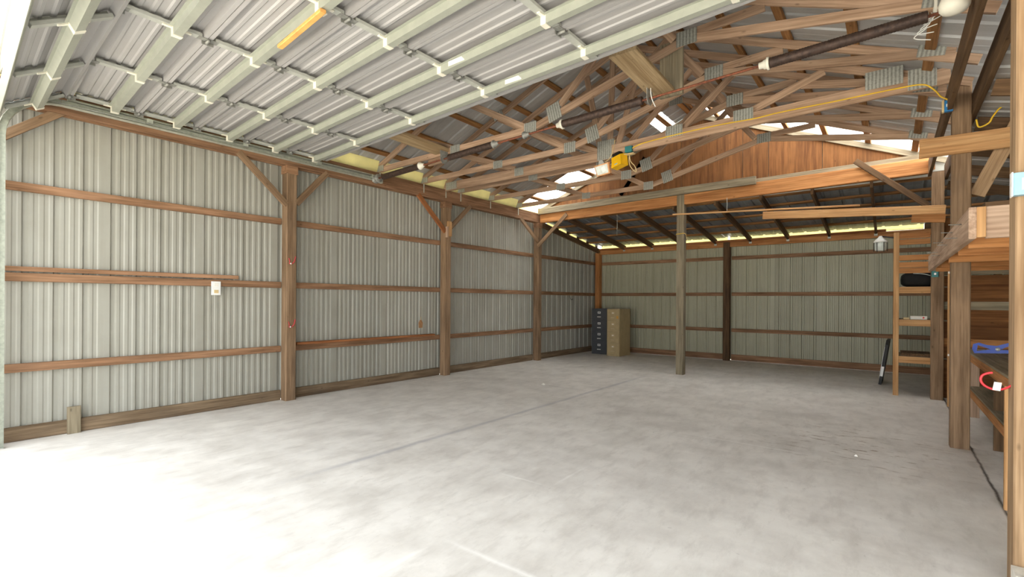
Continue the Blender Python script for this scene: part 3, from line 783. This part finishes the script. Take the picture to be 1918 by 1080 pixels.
cone(1.30, 1); cone(2.82, 1, 0.055, M_STEEL); cone(3.87, -1); cone(6.18, -1); cone(3.35, 1, 0.05, M_STEEL)
for xb, m in ((1.84, M_STEEL), (5.08, M_STEEL)):
    M = Matrix.Translation(sp(xb)) @ Matrix.Rotation(math.pi / 2, 4, 'Z')
    prism('bearing_plate', [(-0.07, -0.03), (-0.03, -0.07), (0.03, -0.07), (0.07, -0.03), (0.08, 0.12), (-0.08, 0.12)], 0.006, M, m, ts)
for xb in (0.2,):
    lathe('cable_drum', sp(xb - 0.05), sp(xb + 0.05), [(0, 0.075), (0.012, 0.078), (0.018, 0.06), (0.08, 0.06), (0.088, 0.078), (0.1, 0.075)], M_STEEL, ts, 16)
tube('hanging_wire', smooth_path([sp(5.1) + Vector((0, -0.02, 0.2)), sp(5.12) + Vector((0, -0.05, 0.0)), sp(5.16) + Vector((0, -0.03, -0.12))]), 0.005, M_PLASTIC, ts, 6)
tag(board('wood_block', sp(1.42) + Vector((0, 0.085, 0.035)), sp(1.82) + Vector((0, 0.085, 0.035)), 0.09, 0.05, W_TRUSS, None), 'short tan block behind the spring shaft near the left plank', 'block')
# planks carrying the bearings
timber('bearing_plank', (5.17, -6.0, 3.90), (5.15, -4.935, 3.88), 0.04, 0.28, W_PALEPLY, 'wide pale plank holding the middle bearing of the spring shaft', 'plank')
timber('bearing_plank', (1.72, -5.95, 3.84), (1.66, -4.78, 3.84), 0.05, 0.30, W_PALEPLY, 'wide pale plank holding the left bearing of the spring shaft', 'plank')
tag(box('hanger_board', (5.12, -4.93, 3.82), (5.38, -4.89, 4.42), W_GREY), 'upright weathered board hanging behind the pale bearing plank', 'plank')

# ------------------------------------------------------------------ boards near the right-hand posts
timber('lath', (3.55, -0.104, 3.37), (6.77, -0.150, 3.185), 0.03, 0.045, W_FRESH, 'long thin pale lath crossing in front of the middle post', 'lath')
timber('loose_board', (5.28, -0.145, 3.165), (7.86, -0.145, 2.995), 0.14, 0.04, W_FRESH, 'pale cross board nailed to the post by the shelf rack', 'board')
timber('loose_board', (7.45, -0.12, 2.90), (7.86, -0.12, 2.86), 0.13, 0.04, W_ORANGE, 'short orange board under the pale cross board', 'board')
timber('loose_board', (7.43, -3.385, 3.20), (8.25, -3.385, 3.192), 0.20, 0.04, W_FRESH, 'short knotty pine board nailed across the thick weathered post', 'board')

# tray shelf along the right posts
tr = thing('tray_shelf', 'open wooden tray shelf hung along the right posts', 'shelf', (7.9, -3.4, 1.97))
board('side_board', (7.635, -5.72, 2.075), (7.635, -1.1, 2.095), 0.215, 0.04, W_PINK, tr)
board('front_board', (7.70, -5.70, 2.075), (8.6, -5.70, 2.075), 0.215, 0.04, W_PINK, tr)
board('corner_block', (7.678, -5.71, 1.975), (7.678, -5.71, 2.18), 0.05, 0.046, W_FRESH, tr, up=(0, 1, 0))
for yj in (-5.2, -4.5, -3.6, -2.7, -1.8):
    board('joist', (7.66, yj, 1.99), (8.6, yj, 1.99), 0.09, 0.04, W_ORANGE, tr)
for xb, ya, y1 in ((7.76, -5.67, -3.40), (7.76, -3.16, -1.15), (7.97, -5.67, -1.15), (8.19, -5.67, -1.15), (8.41, -5.67, -1.15)):
    board('deck_board', (xb, ya, 2.055), (xb, y1, 2.055), 0.022, 0.2, W_FRESH, tr)
for i, (yy, zz) in enumerate(((-5.3, 2.12), (-5.0, 2.05), (-4.6, 2.14), (-4.1, 2.08), (-3.6, 2.15), (-3.2, 2.05), (-2.9, 2.11), (-2.4, 2.15))):
    tube('nail', [(7.62, yy, zz), (7.54, yy, zz + 0.004)], 0.003, M_STEEL, tr, 6)
tag(board('scrap_board', (7.7, -5.62, 2.20), (8.25, -5.60, 2.21), 0.035, 0.12, W_DARK, None), 'dark scrap board lying on the tray shelf edge', 'board')

# partition of plywood behind the bench
pt = thing('wall_partition', 'plywood partition behind the workbench in the side aisle', None, (9, 0.12, 0), kind='structure')
for a, b in ((7.86, 8.75), (8.75, 9.65), (9.65, 10.5)):
    for z0, z1 in ((0.02, 0.85), (0.97, 1.43), (1.56, 1.97), (2.12, 2.9)):
        box('plywood_panel', (a + 0.004, 0.10, z0), (b - 0.004, 0.112, z1), W_PLY, pt)
for z, m in ((0.91, W_ORANGE), (1.495, W_GREY), (2.045, W_GREY)):
    board('rail', (7.86, 0.09, z), (10.5, 0.09, z), 0.13, 0.04, m, pt)
for xs in (8.48, 9.1, 9.7, 10.3): board('stud', (xs, 0.135, 0), (xs, 0.135, 3.1), 0.04, 0.09, W_DARK, pt, up=(0, 1, 0))

# workbench
wbn = thing('workbench', 'rough wooden workbench with grey plywood top in the side aisle', 'workbench', (8.4, -3.2, 0))
for i in range(3):
    xa = 7.98 + i * 0.23
    box('top_plank', (xa, -5.1, 0.89), (xa + 0.225, -1.2, 0.915), W_GREY, wbn)
board('front_rail', (8.0, -5.1, 0.845), (8.0, -1.2, 0.845), 0.09, 0.04, W_ORANGE, wbn)
for i in range(3):
    xa = 8.02 + i * 0.22
    box('shelf_plank', (xa, -4.9, 0.40), (xa + 0.215, -1.25, 0.42), W_GREY, wbn)
board('shelf_rail', (8.03, -4.9, 0.36), (8.03, -1.25, 0.36), 0.09, 0.04, W_ORANGE, wbn)
for yy, m in ((-1.30, W_PINK), (-3.2, W_DARK)): box('leg', (8.045, yy - 0.02, 0.0), (8.135, yy + 0.02, 0.885), m, wbn)
box('leg', (7.865, -5.2, 0.0), (7.955, -5.16, 0.915), W_FRESH, wbn)
for yy in (-5.0, -1.3): box('leg', (8.6, yy - 0.02, 0), (8.69, yy + 0.02, 0.885), W_DARK, wbn)
# blue handled tool: D-shaped loop handle tapering to a forked end
bt = thing('blue_tool', 'blue loop-handled tool lying on the workbench', 'tool', (8.15, -2.2, 0.925))
MT = Matrix.Translation((8.16, -2.25, 0.93)) @ Matrix.Rotation(math.radians(-4), 4, 'Z') @ Matrix.Rotation(math.radians(-6), 4, 'X')
outer = [(-0.17, 0.0), (0.16, 0.02), (0.16, 0.06), (0.05, 0.055), (0.1, 0.09), (0.18, 0.135), (0.14, 0.15), (0.02, 0.10), (-0.06, 0.105), (-0.13, 0.13), (-0.18, 0.11), (-0.19, 0.05)]
inner = [(-0.15, 0.03), (-0.03, 0.055), (-0.14, 0.10)]
def ring_prism(name, outp, inp, th, M, mat, parent):
    import bmesh
    bm = bmesh.new(); es = []
    for loop in (outp, inp):
        vs = [bm.verts.new((x, -th / 2, z)) for x, z in loop]
        es += [bm.edges.new((vs[i], vs[(i + 1) % len(vs)])) for i in range(len(vs))]
    r = bmesh.ops.triangle_fill(bm, edges=es, use_beauty=True)
    fs = [f for f in bm.faces]
    ex = bmesh.ops.extrude_face_region(bm, geom=fs)
    bmesh.ops.translate(bm, verts=[q for q in ex['geom'] if isinstance(q, bmesh.types.BMVert)], vec=(0, th, 0))
    bmesh.ops.recalc_face_normals(bm, faces=bm.faces)
    me = bpy.data.meshes.new(name); bm.to_mesh(me); bm.free(); me.materials.append(mat)
    return obj(name, me, parent, M)
ring_prism('handle', outer, inner, 0.035, MT, M_ROYAL, bt)
lathe('clamp_screw', MT @ Vector((0.03, -0.03, 0.06)), MT @ Vector((0.03, 0.03, 0.06)), [(0, 0.022), (0.06, 0.022)], M_CHROME, bt, 10)

# red hook with tag hanging on the doorway post
pf = tag(box('footing_block', (7.70, -6.80, 0.0), (7.95, -6.66, 0.16), M_GRAVEL), 'pale concrete block at the foot of the doorway post', 'block')
rh = thing('red_strap', 'curled red plastic strap with white tag beside the doorway post', 'strap', (7.68, -6.5, 1.2))
cpts = [(7.64, -6.55, 1.145), (7.625, -6.55, 1.142), (7.60, -6.55, 1.127), (7.593, -6.55, 1.10), (7.605, -6.55, 1.075), (7.632, -6.55, 1.058), (7.665, -6.55, 1.055), (7.695, -6.55, 1.068), (7.722, -6.55, 1.09)]
tube('strap', smooth_path(cpts), 0.006, M_REDP, rh, 8)
prism('tag', [(-0.017, -0.022), (0.014, -0.026), (0.02, 0.02), (-0.01, 0.022)], 0.002, Matrix.Translation((7.655, -6.562, 1.075)), M_PAPER, rh)
# pale blue box on the doorway post
pb = thing('outlet_box', 'pale blue and white electrical box on the pale doorway post', 'outlet box', (7.70, -6.66, 2.15))
box('housing', (7.695, -6.70, 2.085), (7.80, -6.645, 2.20), M_PALEBLUE, pb); box('side_plate', (7.688, -6.70, 2.08), (7.695, -6.645, 2.205), M_PLASTIC, pb)
box('socket', (7.725, -6.704, 2.11), (7.76, -6.70, 2.17), M_PLASTIC, pb)
# blue outlet box and teal box
bb = thing('outlet_box', 'bright blue outlet box where the yellow cord ends', 'outlet box', (7.66, -3.38, 3.6))
box('housing', (7.63, -3.42, 3.555), (7.70, -3.37, 3.67), M_BLUE, bb); box('cover', (7.612, -3.425, 3.55), (7.63, -3.37, 3.675), M_BEIGE, bb); box('socket', (7.645, -3.424, 3.60), (7.685, -3.42, 3.63), M_PLASTIC, bb)
tb = thing('outlet_box', 'small dark teal switch box on the post by the shelf rack', 'outlet box', (7.74, -0.1, 1.99))
box('housing', (7.70, -0.12, 1.945), (7.785, -HW, 2.04), M_TEAL, tb); box('switch', (7.73, -0.126, 1.98), (7.755, -0.12, 2.01), M_PLASTIC, tb)
# conduit strip on the far post's side
cd = thing('conduit_strip', 'pale narrow strip standing between the two right posts', 'strip', (7.87, -0.6, 0))
box('strip', (7.86, -0.62, 0.0), (7.91, -0.58, 2.0), W_FRESH, cd); box('clip', (7.862, -0.63, 1.97), (7.912, -0.62, 2.03), M_PLASTIC, cd); box('clip', (7.862, -0.63, 0.75), (7.90, -0.62, 0.78), M_PLASTIC, cd)

# yellow cord along the straight truss
yc = thing('extension_cord', 'yellow extension cord strung along the straight truss', 'cord', (5.8, -3.44, 3.9))
pts = [(4.12, -3.44, 3.82), (4.3, -3.43, 3.87), (4.9, -3.43, 3.90), (5.4, -3.43, 3.905), (5.8, -3.44, 3.89), (6.1, -3.43, 3.905), (6.7, -3.43, 3.90), (7.2, -3.43, 3.90), (7.45, -3.43, 3.885), (7.55, -3.43, 3.80), (7.60, -3.43, 3.72), (7.66, -3.43, 3.67)]
tube('cord', smooth_path(pts, 5), 0.008, M_CORD, yc, 8)
y2 = thing('extension_cord', 'short yellow cord looped behind the pale doorway post', 'cord', (8.0, -3.45, 3.4))
tube('cord', smooth_path([(8.16, -3.40, 3.52), (8.06, -3.42, 3.50), (8.0, -3.43, 3.42), (7.97, -3.42, 3.36), (7.90, -3.40, 3.34), (7.88, -3.40, 3.42)]), 0.008, M_CORD, y2, 8)
# teal junction box with beige pull cord
jb = thing('junction_box', 'teal junction box with beige cord loop under the straight truss', 'junction box', (4.08, -3.44, 3.8))
box('housing', (4.02, -3.47, 3.765), (4.13, -3.40, 3.86), M_TEAL, jb); box('cover', (3.98, -3.48, 3.735), (4.16, -3.40, 3.748), M_BEIGE, jb)
tube('pull_cord', smooth_path([(4.09, -3.45, 3.735), (4.08, -3.45, 3.66), (4.10, -3.45, 3.56), (4.17, -3.45, 3.47), (4.20, -3.45, 3.47), (4.17, -3.45, 3.55), (4.11, -3.45, 3.62), (4.09, -3.45, 3.70)]), 0.007, M_BEIGE, jb, 6)
# yellow lamp box
yb_ = thing('yellow_work_lamp', 'yellow metal box lamp hung under the straight truss', 'lamp', (3.92, -3.45, 3.72))
MY = Matrix.Translation((3.915, -3.47, 3.655)) @ Matrix.Rotation(math.radians(-8), 4, 'Y') @ Matrix.Rotation(math.radians(-18), 4, 'Z')
v_ = [(-0.10, -0.06, -0.08), (0.10, -0.06, -0.08), (0.115, 0.08, -0.09), (-0.115, 0.08, -0.09), (-0.09, -0.04, 0.08), (0.09, -0.04, 0.08), (0.115, 0.08, 0.10), (-0.115, 0.08, 0.10)]
obj('housing', mesh('housing', v_, [(3, 2, 1, 0), (4, 5, 6, 7), (0, 1, 5, 4), (1, 2, 6, 5), (2, 3, 7, 6), (3, 0, 4, 7)], M_YELLOW), yb_, MY)
prism('mount', [(-0.07, 0.08), (0.07, 0.08), (0.07, 0.13), (-0.07, 0.13)], 0.08, MY, M_BLACKM, yb_)
prism('nameplate', [(-0.03, -0.055), (0.03, -0.055), (0.03, -0.04), (-0.03, -0.04)], 0.003, MY @ Matrix.Translation((0, -0.0595, 0)), M_PALEBLUE, yb_)
# floodlight
fd = thing('floodlight', 'square floodlight with dull glass hanging beside the yellow lamp', 'floodlight', (3.66, -3.46, 3.65))
MF = Matrix.Translation((3.66, -3.47, 3.575)) @ Matrix.Rotation(math.radians(-6), 4, 'Y') @ Matrix.Rotation(math.radians(20), 4, 'X')
prism('housing', [(-0.11, -0.085), (0.11, -0.085), (0.125, 0.085), (-0.125, 0.085)], 0.07, MF, M_ORTRIM, fd)
prism('glass', [(-0.092, -0.066), (0.092, -0.066), (0.104, 0.066), (-0.104, 0.066)], 0.012, MF @ Matrix.Translation((0, -0.036, 0)), M_GLASS, fd)
prism('reflector', [(-0.03, -0.05), (0.04, -0.03), (0.03, 0.05), (-0.04, 0.03)], 0.006, MF @ Matrix.Translation((0.03, -0.043, 0)), M_PLASTIC, fd)
prism('bracket', [(-0.05, 0.085), (0.05, 0.085), (0.03, 0.14), (-0.03, 0.14)], 0.03, MF, M_STEEL, fd)
tube('cable', smooth_path([(3.62, -3.46, 3.68), (3.74, -3.46, 3.71), (3.80, -3.45, 3.80), (3.82, -3.42, 3.93), (3.82, -3.40, 4.02)]), 0.007, M_BEIGE, fd, 6)
# round lamp by the right beam
gl = thing('round_lamp', 'white round lamp on the dark beam over the right posts', 'lamp', (7.545, -5.6, 3.6))
lathe('globe', (7.545, -5.6, 3.595), (7.545, -5.6, 3.775), [(0, 0.012), (0.006, 0.042), (0.02, 0.072), (0.042, 0.087), (0.075, 0.091), (0.115, 0.078), (0.15, 0.055), (0.18, 0.045)], M_WHITE, gl, 24)
lathe('base', (7.545, -5.6, 3.77), (7.545, -5.6, 3.81), [(0, 0.06), (0.04, 0.06)], M_BLACKM, gl, 16); board('arm', (7.52, -5.6, 3.80), (7.66, -5.6, 3.74), 0.03, 0.05, M_BLACKM, gl)
wr_ = thing('loose_wires', 'tangle of pale loose wires by the round lamp', 'wires', (7.5, -4.93, 3.85))
for k in range(5):
    z_ = 3.80 + 0.03 * k; x_ = 7.40 + 0.02 * k
    tube('wire', smooth_path([(x_, -4.93, z_ + 0.12), (x_ + 0.02, -4.95, z_ + 0.03), (x_ - 0.06, -4.92, z_ - 0.02), (x_ + 0.05, -4.9, z_ - 0.06 + 0.03 * k)]), 0.004, M_PLASTIC, wr_, 6)
tube('wire', smooth_path([(7.47, -4.99, 4.05), (7.475, -4.99, 4.0), (7.47, -4.99, 3.92)]), 0.014, M_WHITE, wr_, 8)

# caged lamp on the shelf upright
cg = thing('jar_lamp', 'glass jar lamp with white cap on the shelf rack arm', 'lamp', (7.05, 0.02, 2.5))
lathe('cap', (7.05, 0.02, 2.55), (7.05, 0.02, 2.66), [(0, 0.092), (0.02, 0.095), (0.05, 0.07), (0.09, 0.03), (0.11, 0.022)], M_PLASTIC, cg, 20)
lathe('jar', (7.05, 0.02, 2.41), (7.05, 0.02, 2.55), [(0, 0.06), (0.01, 0.08), (0.13, 0.085), (0.14, 0.08)], M_GLASS, cg, 20)
for k in range(6):
    a = k * math.pi / 3
    tube('cage_wire', [(7.05 + 0.094 * math.cos(a), 0.02 + 0.094 * math.sin(a), 2.55), (7.05 + 0.092 * math.cos(a), 0.02 + 0.092 * math.sin(a), 2.40)], 0.005, M_BLACKM, cg, 6)
board('arm', (7.06, 0.02, 2.655), (7.24, 0.02, 2.615), 0.02, 0.02, M_BLACKM, cg)

# ------------------------------------------------------------------ shelf rack beside the far right post
sr = thing('shelf_rack', 'tall ladder-like wooden shelf rack beside the right post', 'shelf', (7.45, 0.3, 0))
box('upright', (7.225, 0.0, 0.0), (7.30, 0.04, 2.70), W_FRESH, sr)
box('upright', (7.225, 0.75, 0.0), (7.265, 0.84, 2.70), W_ORANGE, sr)
box('upright', (7.78, 0.95, 0.0), (7.86, 1.04, 2.6), W_DARK, sr)
for zt in (2.68, 2.58, 2.32, 2.205, 2.11):
    board('rung', (7.30, 0.02, zt - 0.045), (7.69, 0.02, zt - 0.045), 0.088, 0.035, W_ORANGE, sr)
for zt in (1.80, 1.263, 0.655):
    board('shelf_rail', (7.30, 0.02, zt - 0.055), (7.70, 0.02, zt - 0.055), 0.105, 0.038, W_FRESH, sr)
    box('shelf_board', (7.27, 0.085, zt - 0.02), (7.90, 0.42, zt), W_GREY, sr); box('shelf_board', (7.27, 0.43, zt - 0.02), (7.90, 0.85, zt), W_GREY, sr)
mass = thing('dark_mass', 'bulky black bag put in for the dark opening of a rack shelf', 'mass', (7.55, 0.4, 1.80))  # black body filling the shelf, standing for its dark opening
v_, f_ = [], []
nu, nv = 16, 8
for j in range(nv + 1):
    ph = math.pi * j / nv
    for i in range(nu):
        th = 2 * math.pi * i / nu
        s = lambda q, e: math.copysign(abs(q) ** e, q)
        v_.append((0.24 * s(math.cos(th), 0.45) * s(math.sin(ph), 0.45), 0.30 * s(math.sin(th), 0.45) * s(math.sin(ph), 0.45), 0.125 + 0.123 * s(-math.cos(ph), 0.6) + 0.008 * math.sin(5 * th)* math.sin(ph)))
for j in range(nv):
    for i in range(nu): f_.append((j * nu + i, j * nu + (i + 1) % nu, (j + 1) * nu + (i + 1) % nu, (j + 1) * nu + i))
obj('mass_body', mesh('mass_body', v_, f_, M_BLACK, smooth=True), mass, Matrix.Translation((7.56, 0.4, 1.80)))
tube('strap', smooth_path([(7.48, 0.08, 2.02), (7.6, 0.09, 2.01), (7.70, 0.10, 1.98)]), 0.006, M_GLASS, mass, 6)
wbx = thing('small_box', 'small white carton with a red mark on the middle rack shelf', 'box', (7.55, 0.15, 1.263))
box('carton', (7.45, 0.10, 1.263), (7.66, 0.30, 1.32), M_PAPER, wbx); lathe('red_mark', (7.615, 0.102, 1.293), (7.615, 0.097, 1.293), [(0, 0.013), (0.005, 0.013)], M_REDP, wbx, 12)
tag(box('paper_packet', (7.36, 0.12, 1.263), (7.44, 0.25, 1.29), M_BEIGE), 'flat beige packet beside the white carton on the rack', 'packet')
tag(box('dark_panel', (7.33, 0.1, 0.655), (7.72, 0.7, 0.70), W_DARK), 'dark panel lying on the lowest rack shelf', 'panel')
# leaning frame
lf = thing('leaning_frame', 'dark framed panel with white edge leaning by the shelf rack', 'frame', (7.08, 1.75, 0))
ML = Matrix.Translation((7.105, 1.45, 0.42)) @ Matrix.Rotation(math.radians(8), 4, 'Y') @ Matrix.Rotation(math.radians(88), 4, 'Z')
prism('frame', [(-0.32, -0.42), (0.32, -0.42), (0.36, 0.34), (0.30, 0.42), (-0.30, 0.42), (-0.36, 0.34)], 0.045, ML, M_BLACKM, lf)
prism('panel_face', [(-0.27, -0.30), (0.27, -0.30), (0.27, 0.28), (-0.27, 0.28)], 0.01, ML @ Matrix.Translation((0, 0.026, 0)), M_PLASTIC, lf)
prism('edge_strip', [(-0.33, -0.26), (-0.322, -0.26), (-0.342, 0.24), (-0.352, 0.24)], 0.04, ML, M_PLASTIC, lf)

# ------------------------------------------------------------------ filing cabinets
def cabinet(x0, x1, yf, depth, mat, label, hm, cat='filing cabinet'):
    c = thing('filing_cabinet', label, cat, ((x0 + x1) / 2, yf + depth / 2, 0))
    box('body', (x0, yf, 0.0), (x1, yf + depth, 1.32), mat, c, 0.006)
    hs = 0.305; cx = (x0 + x1) / 2
    for k in range(4):
        z0 = 0.055 + k * 0.313
        d = box('drawer', (x0 + 0.012, yf - 0.018, z0), (x1 - 0.012, yf + 0.01, z0 + hs), mat, c, 0.006)
        zc = z0 + 0.21
        box('label_holder', (cx - 0.045, yf - 0.024, zc - 0.03), (cx + 0.045, yf - 0.017, zc + 0.03), hm, d, 0.003)
        box('label_card', (cx - 0.022, yf - 0.0265, zc - 0.012), (cx + 0.022, yf - 0.0235, zc + 0.012), mat if mat is M_CABDARK else M_PAPER, d, 0.001)
        zh = z0 + 0.085
        box('handle', (cx - 0.055, yf - 0.038, zh - 0.012), (cx + 0.055, yf - 0.017, zh + 0.012), hm, d, 0.005)
    return c
cabinet(0.27, 0.775, 2.40, 0.68, M_CABDARK, 'charcoal four-drawer filing cabinet with chrome handles', M_CHROME)
cab2 = cabinet(0.87, 1.255, 2.19, 0.70, M_CABTAN, 'tan four-drawer filing cabinet beside the charcoal one', plain('tan_handle', (196, 178, 140), 0.4, 0.1, 0.05))
tag(box('sticky_note', (1.17, 2.166, 1.05), (1.225, 2.171, 1.125), plain('orange_note', (214, 160, 70), 0.8)), 'orange sticky note on the tan cabinet second drawer', 'note')

# ------------------------------------------------------------------ small things on the left wall
oc = thing('outlet_plate', 'white outlet plate hanging on the double girt', 'outlet', (-0.07, -7.54, 1.66))
box('plate', (-0.078, -7.60, 1.575), (-0.06, -7.485, 1.76), M_PLASTIC, oc); box('socket', (-0.061, -7.57, 1.69), (-0.056, -7.515, 1.735), M_PAPER, oc); box('socket', (-0.061, -7.57, 1.60), (-0.056, -7.515, 1.645), M_BEIGE, oc)
timber('loose_board', (-0.055, -6.42, 0.842), (-0.06, -3.55, 0.835), 0.035, 0.09, W_RED, 'long reddish board lying on the lowest girt', 'board')
tag(board('wood_block', (-0.045, -9.0, 0.0), (-0.062, -9.0, 0.30), 0.115, 0.04, W_GREY, None, (0, 1, 0)), 'short grey wood block standing against the sill board', 'block')
bt_ = thing('brown_tag', 'small brown tag hanging on the wall sheet above the reddish board', 'tag', (-0.1, -3.84, 1.05))
prism('tag_body', [(-0.045, -0.08), (0.045, -0.08), (0.055, 0.02), (0.02, 0.075), (-0.02, 0.075), (-0.05, 0.02)], 0.006, Matrix.Translation((-0.115, -3.84, 1.06)) @ Matrix.Rotation(math.pi / 2, 4, 'Z'), M_BROWN, bt_)
tube('string', [(-0.115, -3.84, 1.13), (-0.115, -3.83, 1.2)], 0.003, M_BEIGE, bt_, 6)
for z_, lb in ((2.11, 'upper red ribbon nailed to the left wall post'), (1.16, 'lower red ribbon nailed to the left wall post')):
    rb = thing('red_ribbon', lb, 'ribbon', (HW, YP[0], z_))
    tube('ribbon', smooth_path([(HW + 0.006, YP[0] - 0.04, z_ - 0.04), (HW + 0.02, YP[0] - 0.02, z_ - 0.055), (HW + 0.015, YP[0] + 0.03, z_ - 0.02), (HW + 0.02, YP[0] + 0.05, z_ + 0.06)]), 0.008, M_RIBBON, rb, 6)
    tube('ribbon_end', smooth_path([(HW + 0.006, YP[0] - 0.03, z_ - 0.03), (HW + 0.015, YP[0] - 0.05, z_ + 0.03)]), 0.006, M_RIBBON, rb, 6)
    lathe('nail', (HW, YP[0] - 0.025, z_ - 0.05), (HW + 0.03, YP[0] - 0.025, z_ - 0.05), [(0, 0.004), (0.024, 0.004), (0.025, 0.012), (0.03, 0.012)], M_PLASTIC, rb, 8)
# hook on the low left wall
hk = thing('wall_hook', 'small dark wire hook on the wall of the low back bay', 'hook', (-0.07, 1.7, 1.6))
tube('hook_wire', smooth_path([(-0.075, 1.72, 1.70), (-0.06, 1.72, 1.62), (-0.05, 1.78, 1.57), (-0.05, 1.85, 1.60)]), 0.008, M_BLACKM, hk, 6)
# yellow cord tied on the middle post
tp = thing('yellow_tie', 'yellow twine tied round the grey middle post', 'twine', (3.70, -0.005, 2.95))
q = HW + 0.006
loop = [(3.70 - q, -0.005 - q, 2.95), (3.70 + q, -0.005 - q, 2.96), (3.70 + q, -0.005 + q, 2.955), (3.70 - q, -0.005 + q, 2.95), (3.70 - q, -0.005 - q, 2.953)]
tube('twine', loop, 0.007, M_CORD, tp, 6)
tube('twine_end', smooth_path([(3.70 + q, -0.09, 2.955), (3.82, -0.1, 2.93), (3.86, -0.1, 2.80)]), 0.004, M_BEIGE, tp, 6)
# hanging string under the lean-to and the one by the long lath
for (x_, y_, z0_, z1_, lb) in ((2.05, 0.35, 3.602, 3.1, 'thin string hanging under the low back roof'), (4.62, -0.0765, 3.60, 3.30, 'thin pale string from the orange beam to the lath')):
    tag(tube('string', [(x_, y_, z0_), (x_ + 0.004, y_, (z0_ + z1_) / 2), (x_, y_, z1_)], 0.004, M_GLASS, None, 6), lb, 'string')
# scrap on the floor
sc_ = tag(obj('paper_scrap', mesh('paper_scrap', [(-0.03, -0.02, 0.0), (0.03, -0.025, 0.0), (0.035, 0.02, 0.0), (-0.02, 0.03, 0.0), (0.0, 0.0, 0.03), (0.02, 0.01, 0.022)], [(0, 1, 4), (1, 5, 4), (1, 2, 5), (2, 3, 4), (2, 4, 5), (3, 0, 4), (3, 2, 1, 0)], M_PAPER), None, Matrix.Translation((2.2, -2.94, 0.0))), 'crumpled white paper scrap on the open floor', 'scrap')
tag(obj('paper_scrap', sc_.data, None, Matrix.Translation((6.93, -4.35, 0.0)) @ Matrix.Scale(0.6, 4)), 'tiny white scrap among the brown dirt on the floor', 'scrap')
